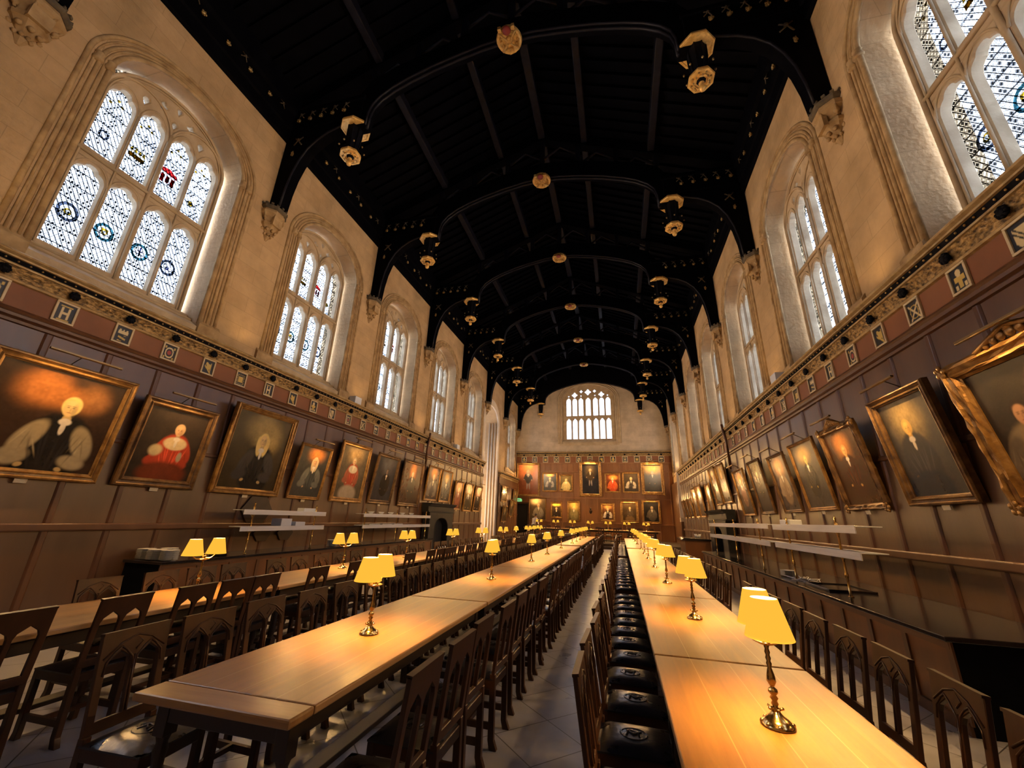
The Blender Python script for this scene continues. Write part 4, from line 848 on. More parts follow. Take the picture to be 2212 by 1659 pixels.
# end wall
E_ = [  # x0 x1 z0 z1 frame spec label
    (-6.2, -4.23, 3.42, 6.16, .16, dict(seed=40, bg=(.30, .09, .03), glow=[((.55, .17, .05), 0, .78, .3, .22)], pose='full', hz=.76, s=.056, robe=(.035, .028, .022), wig=1), 'tall full-length portrait on orange-red ground, far left of upper end wall row'),
    (-4.01, -2.73, 3.81, 5.36, .11, dict(seed=41, bg=(.03, .035, .04), glow=[((.6, .3, .06), 0, .92, .2, .08)], hz=.70, s=.07, robe=(.03, .03, .035), sleeve=(.3, .28, .25)), 'blue-black portrait with one pale sleeve, upper end wall'),
    (-2.59, -1.47, 3.83, 5.2, .11, dict(seed=42, bg=(.08, .06, .025), hz=.70, s=.085, robe=(.5, .4, .16), sleeve=(.55, .45, .18), cape=(.6, .5, .22)), 'small gilt portrait of a figure in golden yellow robes'),
    (-.92, .82, 3.48, 6.22, .22, dict(seed=43, bg=(.025, .025, .03), glow=[((.14, .1, .05), 0, .72, .15, .2)], pose='full', hz=.80, s=.05, robe=(.08, .055, .03), stocking=(.4, .33, .26)), 'tall full-length central portrait in a wide gold frame on the end wall'),
    (1.09, 2.30, 3.82, 5.31, .11, dict(seed=44, bg=(.12, .035, .015), glow=[((.6, .25, .05), .05, .82, .2, .12)], hz=.72, s=.08, robe=(.55, .07, .02), sleeve=(.6, .12, .03)), 'bright red-robed portrait in a gilt frame on the end wall'),
    (2.45, 3.78, 3.80, 5.42, .13, dict(seed=45, bg=(.05, .035, .02), hz=.70, s=.075, robe=(.05, .04, .03), sleeve=(.6, .5, .33), hair=(.7, .5, .25)), 'portrait with white sleeves and a pedimented gilt frame, upper end wall'),
    (3.91, 5.60, 3.70, 6.17, .22, dict(seed=46, bg=(.05, .045, .035), glow=[((.5, .32, .08), 0, .84, .3, .16)], hz=.70, s=.055, robe=(.03, .03, .028)), 'large dark portrait in a broad gilt frame, right end of upper row'),
    (-5.11, -3.69, 1.55, 3.32, .05, dict(seed=47, bg=(.10, .07, .04), glow=[((.55, .4, .2), -.1, .85, .2, .14)], hx=.05, hz=.66, s=.07, robe=(.2, .17, .12), sleeve=(.28, .24, .18)), 'frameless-looking pale grey portrait beside the dark end door'),
    (-3.30, -2.39, 1.76, 2.98, .10, dict(seed=48, bg=(.05, .03, .015), glow=[((.75, .55, .08), 0, .92, .3, .1)], hz=.62, s=.08, robe=(.03, .02, .015)), 'small dark portrait under a bright yellow picture light'),
    (-1.95, -.93, 1.56, 3.10, .12, dict(seed=49, bg=(.15, .10, .03), glow=[((.5, .33, .07), 0, .75, .2, .2)], hz=.68, s=.075, robe=(.25, .2, .08), hair=(.6, .42, .15)), 'gilt portrait glowing yellow at the head, lower end wall'),
    (.68, 1.76, 1.64, 2.99, .13, dict(seed=50, bg=(.12, .05, .02), glow=[((.4, .2, .06), 0, .85, .2, .12)], hz=.68, s=.08, robe=(.03, .02, .02), sleeve=(.65, .55, .42)), 'lower end wall portrait of a figure with white sleeves over black'),
    (2.17, 3.54, 1.57, 3.20, .18, dict(seed=51, bg=(.08, .05, .025), hx=.03, hz=.70, s=.06, robe=(.10, .07, .04), hair=(.7, .5, .2), lap=(.2, .12, .05)), 'lower portrait in a double-stepped gilt frame with a brown sitter'),
    (3.77, 5.16, 1.56, 3.28, .16, dict(seed=52, bg=(.018, .016, .015), hx=.04, hz=.70, s=.07, robe=(.10, .09, .07), skin=(.3, .22, .14), sleeve=(.12, .1, .08)), 'near-black portrait of a grey figure, right end of lower row')]
for x0, x1, z0, z1, fw, spec, lab in E_:
    spec['pw'] = 5.0
    portrait(((x0 + x1) / 2, YEND - .195, z0), x1 - x0, z1 - z0, fw, .05, 0, spec, lab, 'portraits on the end wall', res=34, light=True, depth=.08, plaque=False, ornate=fw > .2)
b = empty('bust', (-.1, YEND - .2, 2.15), label='small dark bust on a bracket at the middle of the end wall', cat='bust')
MB().lathe([(.001, .0), (.05, .03), (.12, .14), (.13, .16), (.13, .18)], 10, c=(0, -.12, 0)).build('bracket', M['dais'], b)
h_ = MB(); h_.ball((0, -.12, .24), .12, 10, 6, sx=1.1, sy=.7, sz=.6); h_.ball((0, -.13, .40), .075, 10, 8, sz=1.25); h_.tube([(0, -.12, .28), (0, -.12, .36)], .045, 8); h_.ball((0, -.205, .39), .014, 5, 4)
h_.build('head_and_shoulders', noise_mat('bronze', (.04, .025, .015), (.08, .05, .03), 8, rough=.4, metal=.6), b)

# ------------------------------------------------------------------ chairs
def chair_proto():
    t = empty('dining_chair', (0, 0, -50), label='x', cat='chair')
    for sy in (-1, 1):
        lg = MB(); lg.prism([(.17, 0), (.225, 0), (.21, .05), (.205, .43), (.165, .43), (.165, .05)], sy * .165 - .019, sy * .165 + .019, 'y'); lg.build('leg', M['chair'], t, .003)
        lg = MB(); lg.prism([(-.235, 0), (-.18, 0), (-.165, .06), (-.165, .47), (-.205, .47), (-.21, .06)], sy * .165 - .019, sy * .165 + .019, 'y'); lg.build('leg', M['chair'], t, .003)
    st = MB()
    for sy in (-1, 1): st.box(-.17, .17, sy * .165 - .012, sy * .165 + .012, .12, .16)
    st.box(-.01, .015, -.155, .155, .13, .16); st.build('stretcher', M['chair'], t)
    sf = MB(); sf.box(-.2, .205, -.183, .183, .375, .435); sf.build('seat_frame', M['chair'], t, .004)
    cu = MB(); n = 8; vs = []; fs = []
    for i in range(n + 1):
        for j in range(n + 1):
            x, y = -1 + 2 * i / n, -1 + 2 * j / n; vs.append((.01 + x * .195, y * .185, .437 + .028 * (1 - x ** 4) * (1 - y ** 4) + .004))
    for i in range(n):
        for j in range(n): fs.append((i * (n + 1) + j, (i + 1) * (n + 1) + j, (i + 1) * (n + 1) + j + 1, i * (n + 1) + j + 1))
    cu.add(vs, fs, True); cu.box(-.186, .206, -.186, .186, .432, .441)
    seat = cu.build('seat', M['leather'], t)
    em = MB(); em.lathe([(.055, .462), (.066, .470), (.078, .462)], 16, c=(.01, 0, .002), sx=1.1)
    em.tube([(-.03, -.03, .468), (-.02, .03, .470), (.03, .02, .470), (.04, -.03, .468)], .007, 5); em.tube([(-.03, .03, .468), (.01, -.01, .472), (.05, .03, .468)], .006, 5)
    em.build('embossed_crest', M['leather'], seat)
    # openwork back: two pointed openings under a deep top board
    def po(x0, x1, z0, zs, za): c = (x0 + x1) / 2; return [(x1, z0), (x1, zs), (x1 - .012, zs + (za - zs) * .45), (c, za), (x0 + .012, zs + (za - zs) * .45), (x0, zs), (x0, z0)]
    v, f = plate([(.185, .0), (.185, .46), (-.185, .46), (-.185, 0)], [po(-.142, -.015, .055, .295, .365), po(.015, .142, .055, .295, .365)], .024, .003)
    bk = MB(); lean = -.13
    R_ = Matrix.Translation((-.188, 0, .468)) @ Matrix.Rotation(lean, 4, 'Y') @ Matrix.Rotation(PI / 2, 4, 'Z')
    bk.add(v, f, False, R_); bo = bk.build('backrest', M['chair'], t)
    tr = MB()
    def rib(pts, r=.0055): tr.tube([(p[0], -.012, p[1]) for p in pts], r, 5, flat=1, M=R_)
    for c in (-.08, .08):
        rib([(c - .074, .26), (c - .068, .32), (c - .028, .365), (c, .385)]); rib([(c + .074, .26), (c + .068, .32), (c + .028, .365), (c, .385)])
    rib([(-.165, .34), (-.08, .405), (0, .43), (.08, .405), (.165, .34)]); rib([(0, .355), (.035, .388), (0, .42), (-.035, .388), (0, .355)]); rib([(0, .06), (0, .33)], .006)
    tr.box(-.185, .185, -.018, .014, .455, .468, R_)
    tr.build('carved_tracery', M['chair'], bo)
    return t
CH = chair_proto()
def joined(root, name, mats):
    bm = bmesh.new()
    def rec(o):
        for c in o.children:
            if c.type == 'MESH':
                b0 = len(bm.faces); bm.from_mesh(c.data); bm.faces.ensure_lookup_table(); mi = mats.index(c.data.materials[0])
                for f in bm.faces[b0:]: f.material_index = mi
                rec(c)
    rec(root); me = bpy.data.meshes.new(name); bm.to_mesh(me); bm.free()
    for m in mats: me.materials.append(m)
    return me
CHJ = joined(CH, 'dining_chair', [M['chair'], M['leather']])
first_chair = [True]
chr_n = 0
def put_chair(x, y, ang, label, group, simple, z=0.0, mat=None):
    global chr_n; chr_n += 1
    if simple:
        o = link('dining_chair', CHJL if mat else CHJ, None, (x, y, z), (0, 0, ang)); tag(o, label, 'chair', group); return
    if first_chair[0]:
        CH.location = (x, y, z); CH.rotation_euler = (0, 0, ang); CH['label'] = label; CH['group'] = group; first_chair[0] = False
    else: copy_tree(CH, None, (x, y, z), (0, 0, ang), label, group)
rj = random.Random(3)
CHJL = joined(CH, 'high_table_chair', [M['chair'], M['leather']]); CHJL.materials[0] = M['chair_pale']
# rows: x of seat centre, facing angle, measured first centres, then an even pitch
ROWS = [('middle table row, left side', -.44, 0, [2.10, 2.53, 3.04, 3.55, 4.05, 4.58, 5.08, 5.52, 5.90, 6.32, 6.76, 7.30, 7.80, 8.34], .48, []),
        ('middle table row, aisle side', .91, PI, [2.10, 2.60, 3.09, 3.66, 4.24], .49, [18]),
        ('right table row, aisle side', 2.127, 0, [2.38, 2.88, 3.40, 3.90, 4.40, 4.88, 5.35], .46, [12]),
        ('right table row, counter side', 3.36, PI, [2.22, 2.74, 3.24, 3.70, 4.19, 4.68], .48, [9]),
        ('left table row, aisle side', -1.985, PI, [2.10, 2.72, 3.30, 3.74, 4.10, 4.95, 5.78, 7.50, 8.00, 8.42, 8.88, 9.24, 9.60, 10.15], .49, [8, 19, 20]),
        ('left table row, wall side', -2.62, 0, [3.22, 3.82, 4.28, 4.72, 5.45, 5.92], .48, [9, 15])]
for nm, x, ang, ys, pitch, gaps in ROWS:
    y = ys[-1]; ys = list(ys)
    while y < 24.6: y += pitch + rj.uniform(-.015, .015); ys.append(y)
    ys = [q for i, q in enumerate(ys) if i not in gaps and not (15.35 < q < 16.0)]
    for i, q in enumerate(ys):
        d = rj.uniform(-.015, .02)
        put_chair(x + d, q, ang + rj.uniform(-.05, .05), 'dark oak chair, %s, %s' % (nm, vpos(i, 'near end').replace('nearest to the near end', 'nearest the viewer')), 'chairs of the ' + nm, q > 11)

# ------------------------------------------------------------------ tables
def table(xc, ya, yb, label, w=.90, z=.76, ends=(False, False)):
    Ln = yb - ya; t = empty('dining_table', (xc, (ya + yb) / 2, 0), label=label, cat='table', group='long oak dining tables')
    tp = MB(); tp.box(-w / 2, w / 2, -Ln / 2 + (.16 if ends[0] else 0), Ln / 2 - (.16 if ends[1] else 0), z - .038, z)
    tp.build('tabletop', M['table'], t, .008)
    for s in (-1, 1):
        if not ends[0 if s < 0 else 1]: continue
        e = MB(); e.box(-w / 2, w / 2, min(s * Ln / 2, s * (Ln / 2 - .158)), max(s * Ln / 2, s * (Ln / 2 - .158)), z - .038, z + .0005); e.build('end_board', M['breadboard'], t, .010)
    ap = MB()
    for s in (-1, 1): ap.box(s * (w / 2 - .09) - .015, s * (w / 2 - .09) + .015, -Ln / 2 + .1, Ln / 2 - .1, z - .14, z - .038); ap.box(-w / 2 + .09, w / 2 - .09, s * (Ln / 2 - .115) - .015, s * (Ln / 2 - .115) + .015, z - .14, z - .038)
    ap.build('apron', M['tableleg'], t, .003)
    nl = 2 if Ln < 4 else (4 if Ln < 8 else 5)
    for i in range(nl):
        yy = -Ln / 2 + .13 + (Ln - .26) * i / (nl - 1)
        for s in (-1, 1):
            lg = MB(); X = s * (w / 2 - .10)
            lg.box(X - .035, X + .035, yy - .035, yy + .035, 0, .2); lg.box(X - .035, X + .035, yy - .035, yy + .035, z - .2, z - .04)
            lg.lathe([(.032, .2), (.022, .22), (.034, .27), (.028, .33), (.024, .44), (.033, .5), (.024, .53), (.034, z - .2)], 10, c=(X, yy, 0)); lg.build('leg', M['tableleg'], t, .002)
        cb_ = MB(); cb_.box(-w / 2 + .12, w / 2 - .12, yy - .025, yy + .025, .08, .14); cb_.build('cross_stretcher', M['tableleg'], t, .004)
    cb_ = MB(); cb_.box(-.06, .06, -Ln / 2 + .15, Ln / 2 - .15, .141, .175); cb_.build('foot_rail', M['tableleg'], t, .006)
    return t
XM, XR, XL = .255, 2.735, -2.275
for xc, nm, segs in ((XM, 'middle', [(1.78, 4.55), (4.57, 7.84), (7.86, 15.25), (15.75, 25.2)]), (XR, 'right', [(.45, 3.31), (3.33, 5.83), (5.85, 15.25), (15.75, 24.9)]), (XL, 'left', [(1.25, 4.4), (4.42, 8.0), (8.02, 15.25), (15.75, 25.0)])):
    for i, (a, b) in enumerate(segs): table(xc, a, b, 'long oak trestle table of the %s row, %s' % (nm, ['section nearest the viewer', 'second section', 'third section', 'farthest section before the dais'][i]), ends=(i in (0, 3), i == 3))

# ------------------------------------------------------------------ lamps
def lamp_proto():
    t = empty('table_lamp', (0, 0, -40), label='x', cat='lamp')
    MB().lathe([(.068, 0), (.070, .006), (.062, .012), (.058, .020), (.046, .030), (.030, .040), (.020, .052), (.016, .058)], 20).build('base', M['brass'], t)
    fr = MB()
    for i in range(8): a = 2 * PI * i / 8; fr.ball((.060 * math.cos(a), .060 * math.sin(a), .012), .010, 6, 4)
    for i in range(5): a = 2 * PI * i / 5; fr.tube([(.012 * math.cos(a), .012 * math.sin(a), .062), (.034 * math.cos(a), .034 * math.sin(a), .070)], .006, 5)
    fr.build('base_ornament', M['brass'], t)
    pr = [(.014, .056), (.020, .066), (.010, .074), (.016, .084), (.009, .094), (.018, .106), (.010, .116), (.021, .128), (.018, .140), (.008, .148), (.012, .156), (.020, .170), (.016, .196), (.008, .225), (.012, .24), (.008, .25), (.012, .262), (.008, .274), (.012, .286), (.008, .30), (.011, .31), (.008, .32)]
    MB().lathe(pr, 12).build('stem', M['brass'], t)
    MB().lathe([(.006, .315), (.03, .318), (.055, .330), (.057, .334), (.03, .325), (.012, .330), (.018, .345), (.022, .36), (.012, .375), (.001, .39)], 18).build('drip_tray', M['brass'], t)
    for s in (-1, 1):
        MB().tube([(0, 0, .345), (0, s * .04, .335), (0, s * .09, .335), (0, s * .13, .36), (0, s * .145, .395), (0, s * .145, .42)], .0055, 7).build('arm', M['brass'], t)
        sh = MB(); prof = [(.098, .375), (.055, .535)]
        sh.lathe(prof[:1] + [(.0965, .381)] + [(.055, .535)], 28, c=(0, s * .145, 0)); sh.f = [f for f in sh.f if len(f) == 4]; sh.sm = [True] * len(sh.f)
        me = bpy.data.meshes.new('lamp_shade'); me.from_pydata(sh.v, [], sh.f); me.polygons.foreach_set('use_smooth', [True] * len(me.polygons)); me.materials.append(M['shade'])
        so = link('lamp_shade', me, t)
        ln = MB(); ln.lathe([(.0935, .383), (.0535, .5345)], 24, c=(0, s * .145, 0)); ln.f = [f for f in ln.f if len(f) == 4]; ln.sm = [True] * len(ln.f); ln.build('lining', M['lining'], so, fix=False)
        MB().lathe([(.0055, .40), (.012, .41), (.012, .44)], 8, c=(0, s * .145, 0)).build('bulb_holder', M['brass'], so)
        MB().ball((0, s * .145, .475), .020, 10, 6, sz=1.4).build('bulb', M['bulb'], so)
        ld = LD; lo = bpy.data.objects.new('lamp_glow', ld); C.objects.link(lo); lo.parent = t; lo.location = (0, s * .145, .44)
    return t
LD = bpy.data.lights.new('lamp_glow', 'POINT'); LD.energy = 35.0; LD.color = (1, .52, .13); LD.shadow_soft_size = .03
LP = lamp_proto(); lamp_first = [True]
def put_lamp(x, y, z, a, label, group):
    if lamp_first[0]: LP.location = (x, y, z); LP.rotation_euler = (0, 0, a); LP['label'] = label; LP['group'] = group; lamp_first[0] = False
    else: copy_tree(LP, None, (x, y, z), (0, 0, a), label, group)
for nm, xc, ys in (('middle', XM, [3.06, 6.16, 9.03, 11.03, 13.71, 16.9, 18.6, 20.3, 21.9, 23.3, 24.3]), ('right', XR + .01, [2.42, 4.6, 7.0, 9.27, 11.3, 13.0, 15.0, 18.5, 21.0, 23.4]), ('left', XL, [3.75, 6.2, 8.3, 10.8, 13.3, 15.9, 18.0, 20.5, 22.0, 23.5])):
    for i, y in enumerate(ys):
        a = {'middle': .12, 'right': .10, 'left': .35}[nm] + rj.uniform(-.15, .15)
        if i == 0: a = {'middle': .17, 'right': -.14, 'left': 0}[nm]
        if nm == 'left': a = -math.atan2(y, 4.4) + .8 + rj.uniform(-.2, .2)
        if nm == 'left' and i in (6, 8): a += .6
        put_lamp(xc, y, .7608, a, 'brass twin-shade lamp lit yellow on the %s table row, %s' % (nm, vpos(i)), 'lit lamps on the %s tables' % nm)

# ------------------------------------------------------------------ dais and high table
MB().box(-6.1, 6.1, 27.4, 34.0, 0, .30).build('floor_dais', M['dais'], None, .01)['kind'] = 'structure'
MB().box(-5.9, 5.9, 27.0, 27.4, 0, .15).build('floor_dais_step', M['dais'], None, .01)['kind'] = 'structure'
ht = empty('high_table', (.1, 29.35, .30), label='long high table across the dais below the end wall portraits', cat='table')
MB().box(-4.5, 4.5, -.45, .45, .745, .785).build('tabletop', M['breadboard'], ht, .008)
a_ = MB(); a_.box(-4.35, 4.35, -.36, -.33, .64, .745); a_.box(-4.35, 4.35, .33, .36, .64, .745); a_.build('apron', M['tableleg'], ht)
for i in range(6):
    for s in (-1, 1):
        X = -4.2 + 8.4 * i / 5; lg = MB(); lg.lathe([(.045, 0), (.05, .1), (.035, .15), (.05, .35), (.035, .55), (.05, .745)], 10, c=(X, s * .33, 0)); lg.build('leg', M['tableleg'], ht)
a_ = MB(); a_.box(-4.3, 4.3, -.04, .04, .08, .13); a_.build('foot_rail', M['tableleg'], ht)
for i, x in enumerate((-3.40, -2.22, -1.07, .14, 1.32, 2.53, 3.76)):
    put_lamp(x, 29.35, 1.0858, PI / 2 + rj.uniform(-.1, .1), 'brass twin-shade lamp on the high table, %s from the left' % ordn(i).replace('nearest', 'first'), 'lit lamps on the high table')
for i in range(13): put_chair(-4.3 + .70 * i, 30.15, -PI / 2 + rj.uniform(-.06, .06), 'lighter oak chair behind the high table, %s from the left' % ordn(i).replace('nearest', 'first'), 'chairs behind the high table', True, .30, True)
for i in range(7): put_chair(-2.9 + .95 * i, 28.62, PI / 2 + rj.uniform(-.06, .06), 'lighter oak chair in front of the high table, %s from the left' % ordn(i).replace('nearest', 'first'), 'chairs in front of the high table', True, .30, True)
bn = empty('bench', (1.5, 27.95, .30), label='low black bench standing at the dais edge over the aisle', cat='bench')
MB().box(-.6, .6, -.12, .12, .38, .42).build('seat', M['black'], bn, .004)
for s in (-1, 1): MB().box(s * .5 - .025, s * .5 + .025, -.1, .1, 0, .38).build('leg', M['black'], bn)
MB().box(-.5, .5, -.015, .015, .12, .17).build('stretcher', M['black'], bn)

# a waiter bending behind the high table
def person():
    t = empty('person', (-4.12, 31.0, .30), (0, 0, .6), 'person in a white shirt leaning forward behind the left end of the high table', 'person')
    J = {'pel': (0, 0, .93), 'sp': (0, -.08, 1.12), 'ch': (0, -.24, 1.32), 'nk': (0, -.33, 1.43), 'hd': (0, -.40, 1.50), 'hd2': (0, -.44, 1.60),
         'lh': (.1, 0, .9), 'lk': (.11, -.04, .5), 'la': (.11, .03, .08), 'lt': (.12, -.14, .04), 'rh': (-.1, 0, .9), 'rk': (-.12, -.02, .5), 'ra': (-.12, .07, .08), 'rt': (-.13, -.1, .04),
         'ls': (.17, -.25, 1.34), 'le': (.22, -.34, 1.08), 'lw': (.16, -.54, .98), 'lp': (.15, -.61, .95), 'rs': (-.17, -.25, 1.34), 're': (-.22, -.36, 1.08), 'rw': (-.14, -.56, .98), 'rp': (-.13, -.63, .95)}
    Rr = {'pel': .14, 'sp': .13, 'ch': .15, 'nk': .055, 'hd': .075, 'hd2': .095, 'lh': .09, 'lk': .06, 'la': .045, 'lt': .035, 'rh': .09, 'rk': .06, 'ra': .045, 'rt': .035, 'ls': .07, 'le': .045, 'lw': .03, 'lp': .035, 'rs': .07, 're': .045, 'rw': .03, 'rp': .035}
    Ed = [('pel', 'sp'), ('sp', 'ch'), ('ch', 'nk'), ('nk', 'hd'), ('hd', 'hd2'), ('pel', 'lh'), ('lh', 'lk'), ('lk', 'la'), ('la', 'lt'), ('pel', 'rh'), ('rh', 'rk'), ('rk', 'ra'), ('ra', 'rt'), ('ch', 'ls'), ('ls', 'le'), ('le', 'lw'), ('lw', 'lp'), ('ch', 'rs'), ('rs', 're'), ('re', 'rw'), ('rw', 'rp')]
    for h in ('l', 'r'):
        sx = 1 if h == 'l' else -1; b = Vector(J[h + 'p'])
        for i in range(4):
            a, c = '%sf%d' % (h, i), '%sg%d' % (h, i); J[a] = tuple(b + Vector(((i - 1.5) * .018, -.05, -.01))); J[c] = tuple(b + Vector(((i - 1.5) * .02, -.08 - .008 * (i in (1, 2)), -.03))); Rr[a] = .009; Rr[c] = .008; Ed += [(h + 'p', a), (a, c)]
        a, c = h + 'h1', h + 'h2'; J[a] = tuple(b + Vector((-sx * .035, -.01, -.01))); J[c] = tuple(b + Vector((-sx * .05, -.04, -.02))); Rr[a] = .011; Rr[c] = .009; Ed += [(h + 'p', a), (a, c)]
    ks = list(J); me = bpy.data.meshes.new('body'); me.from_pydata([J[k] for k in ks], [(ks.index(a), ks.index(b)) for a, b in Ed], [])
    o = bpy.data.objects.new('body', me); C.objects.link(o); o.modifiers.new('s', 'SKIN'); ss = o.modifiers.new('u', 'SUBSURF'); ss.levels = 2; ss.render_levels = 2
    for i, k in enumerate(ks): me.skin_vertices[0].data[i].radius = (Rr[k], Rr[k])
    me.skin_vertices[0].data[0].use_root = True
    dg = bpy.context.evaluated_depsgraph_get(); m2 = bpy.data.meshes.new_from_object(o.evaluated_get(dg)); bpy.data.objects.remove(o)
    ms = [plain('skin', (.45, .25, .16), .5), plain('white_shirt', (.78, .74, .74), .7), plain('black_trousers', (.012, .012, .014), .7)]
    for m in ms: m2.materials.append(m)
    for p in m2.polygons:
        p.use_smooth = True; c = p.center
        p.material_index = 2 if c.z < .95 and abs(c.y) < .3 else (0 if (c.z > 1.45 or c.y < -.53) else 1)
    link('body', m2, t)
    hr = MB(); hr.ball((0, -.42, 1.62), .105, 12, 8, sz=1.05); hr.build('hair', plain('dark_hair', (.02, .012, .008), .6), t)
    fc = MB(); fc.ball((0, -.55, 1.56), .018, 6, 4); fc.ball((.035, -.53, 1.59), .012, 6, 4); fc.ball((-.035, -.53, 1.59), .012, 6, 4); fc.build('face_features', ms[0], t)
person()

# ------------------------------------------------------------------ serving counters
def counter(nm, x0, x1, ya, yb, z, label):
    t = empty('serving_counter', ((x0 + x1) / 2, ya, 0), label=label, cat='counter'); w = x1 - x0; Ln = yb - ya; s = -1 if nm == 'left' else 1
    MB().box(-w / 2, w / 2, 0, Ln, z - .045, z).build('worktop', M['counter_top'], t, .008)
    xf = -s * (w / 2 - .06)
    MB().box(min(xf, s * w / 2 * .98), max(xf, s * w / 2 * .98), .06, Ln - .03, 0, z - .045).build('body', M['counter'], t)
    MB().box(min(xf, s * w / 2 * .98), max(xf, s * w / 2 * .98), .045, .06, 0, z - .045).build('end_shade_sheet', M['black'], t)  # black sheet imitating the dark void at the counter's near end
    st = MB(); n = int(Ln / .62)
    for k in range(n + 1):
        y = .06 + (Ln - .09) * k / n; st.box(min(xf, xf - s * .018), max(xf, xf - s * .018), y - .035, y + .035, .08, z - .05)
    st.box(min(xf, xf - s * .02), max(xf, xf - s * .02), .05, Ln - .05, z - .11, z - .05); st.box(min(xf, xf - s * .025), max(xf, xf - s * .025), .05, Ln - .05, 0, .1)
    st.build('front_framing', M['panel_rail'], t)
    return t
counter('right', 4.81, 6.09, 4.86, 16.3, .74, 'long right-hand serving counter with glossy black top and oak front')
counter('left', -6.09, -5.22, 5.55, 16.0, .75, 'long left-hand serving counter with dark top below the shelves')
def gantry(s, x, ya, yb, posts, z0, label, zs=(1.62, 1.29), dpt=.30):
    t = empty('serving_shelf', (x, ya, z0), label=label, cat='shelf unit', group='heated serving shelves'); Ln = yb - ya
    for k, z in enumerate(zs):
        zz = z - z0; xb = s * dpt; sh = MB(); sh.box(min(0, xb), max(0, xb), 0, Ln, zz - .02, zz - .006)
        sh.box(-.008, .008, 0, Ln, zz - .10, zz); sh.build('shelf', M['steel'], t, .002)
    for p in posts:
        y = p - ya
        for xx in (s * .05,):
            ps = MB(); ps.lathe([(.035, 0), (.035, .01), (.015, .02), (.015, .22), (.024, .25), (.024, .28), (.015, .31), (.015, .46), (.022, .5), (.015, .53), (.015, 1.78 - z0 - .12), (.024, 1.78 - z0 - .11), (.010, 1.78 - z0 - .07), (.02, 1.78 - z0 - .035), (.001, 1.78 - z0)], 10, c=(xx, y, 0)); po = ps.build('post', M['brass'], t)
            br = MB()
            for zz in (zs[0] - z0, zs[1] - z0):
                for sg_ in (-1, 1): br.tube([(xx, y, zz - .17), (xx, y + sg_ * .05, zz - .10), (xx, y + sg_ * .13, zz - .085)], .007, 5)
            br.build('bracket', M['brass'], po)
    return t
gantry(-1, -5.40, 7.06, 9.58, (7.35, 9.25), .75, 'nearer two-tier steel serving shelf with brass posts on left counter')
gantry(-1, -5.40, 11.30, 15.95, (11.45, 13.35, 15.65), .75, 'longer, farther two-tier steel serving shelf on left counter')
gantry(1, 5.02, 6.38, 9.42, (6.98, 8.8), .74, 'nearer two-tier steel serving shelf on right counter', (1.655, 1.335))
gantry(1, 5.02, 9.72, 15.6, (10.5, 12.6, 15.0), .74, 'farther two-tier steel serving shelf on right counter', (1.665, 1.33))
# plates, one object each
pm = MB(); pm.lathe([(.055, 0), (.058, .006), (.085, .010), (.128, .017), (.132, .020), (.128, .0205), (.085, .014), (.001, .012)], 24)
PLM = pm.mesh('dinner_plate', M['china']); pm2 = MB(); pm2.add(pm.v, pm.f, True); PLB = pm2.mesh('dinner_plate', M['china_blue'])
def pile(x, y, z, n, label, group, me=None, sc_=1.0):
    for k in range(n):
        o = link('dinner_plate', me or PLM, None, (x + rj.uniform(-.003, .003), y + rj.uniform(-.003, .003), z + .0135 * k * sc_)); o.scale = (sc_, sc_, sc_); tag(o, label, 'plate', group)
for i, (x, y) in enumerate(((-5.90, 5.75), (-5.62, 5.72), (-5.36, 5.75), (-5.74, 6.02))):
    pile(x, y, .7505, 12, ('white dinner plate in the %s pile at the near end of left counter' % ['wall-side', 'middle', 'front', 'rear'][i]), 'plates at the near end of the left counter, pile %s' % ['one', 'two', 'three', 'four'][i])
pile(-5.42, 10.05, .7505, 12, 'bluish plate in the pile between the two left serving shelves', 'bluish plates on the left counter', PLB)
pile(-5.50, 11.0, .7505, 10, 'pale plate in the pile right behind the second left lamp', 'pale plates on the left counter', PLB)
pile(5.12, 9.3, .7405, 7, 'white plate in the low pile on right counter', 'plates on the right counter')
for i, (x, y) in enumerate(((-5.56, 8.3), (-5.56, 8.75))):
    o = MB().box(-.14, .14, -.16, .16, 0, .16 - .07 * i).build('box', M['paper'], None, .01, (x, y, 1.286)); tag(o, ['pale blue upright box on the lower left shelf', 'low white box beside the blue one on left shelf'][i], 'box')
for i, y in enumerate((9.05, 9.0)):
    if i == 0: o = MB().box(-.1, .1, -.22, .22, 0, .08).build('box', M['paper'], None, .008, (-5.56, y, 1.616)); tag(o, 'flat white box on the top shelf of the nearer left unit', 'box')
bw_ = MB(); bw_.lathe([(.04, 0), (.05, .005), (.09, .05), (.105, .07), (.1, .07), (.085, .05), (.03, .012), (.001, .012)], 18); bwm = bw_.mesh('bowl', M['china'])
for i, y in enumerate((11.9, 12.5, 13.1, 13.9, 14.6)):
    o = link('bowl', bwm, None, (-5.56, y, 1.616)); tag(o, 'white bowl on the top left shelf, %s' % vpos(i), 'bowl', 'bowls on the far left shelf')
for i in range(3):
    o = MB().box(-.13, .13, -.3, .3, 0, .03).build('serving_tray', M['china'], None, .01, (-5.56, 12.0 + .75 * i, 1.286)); tag(o, 'shallow cream tray on the lower far left shelf, %s' % vpos(i), 'tray', 'trays on the far left shelf')
o = MB().box(-.1, .1, -.25, .25, 0, .09).build('box', M['paper'], None, .01, (5.2, 9.0, 1.651)); tag(o, 'pale box on top of the nearer right serving shelf', 'box')
tr_ = MB(); tr_.box(-.3, .3, -.42, .42, 0, .012); tr_.box(-.3, .3, -.42, -.40, .012, .03); tr_.box(-.3, .3, .40, .42, .012, .03); tr_.box(-.3, -.28, -.4, .4, .012, .03); tr_.box(.28, .3, -.4, .4, .012, .03)
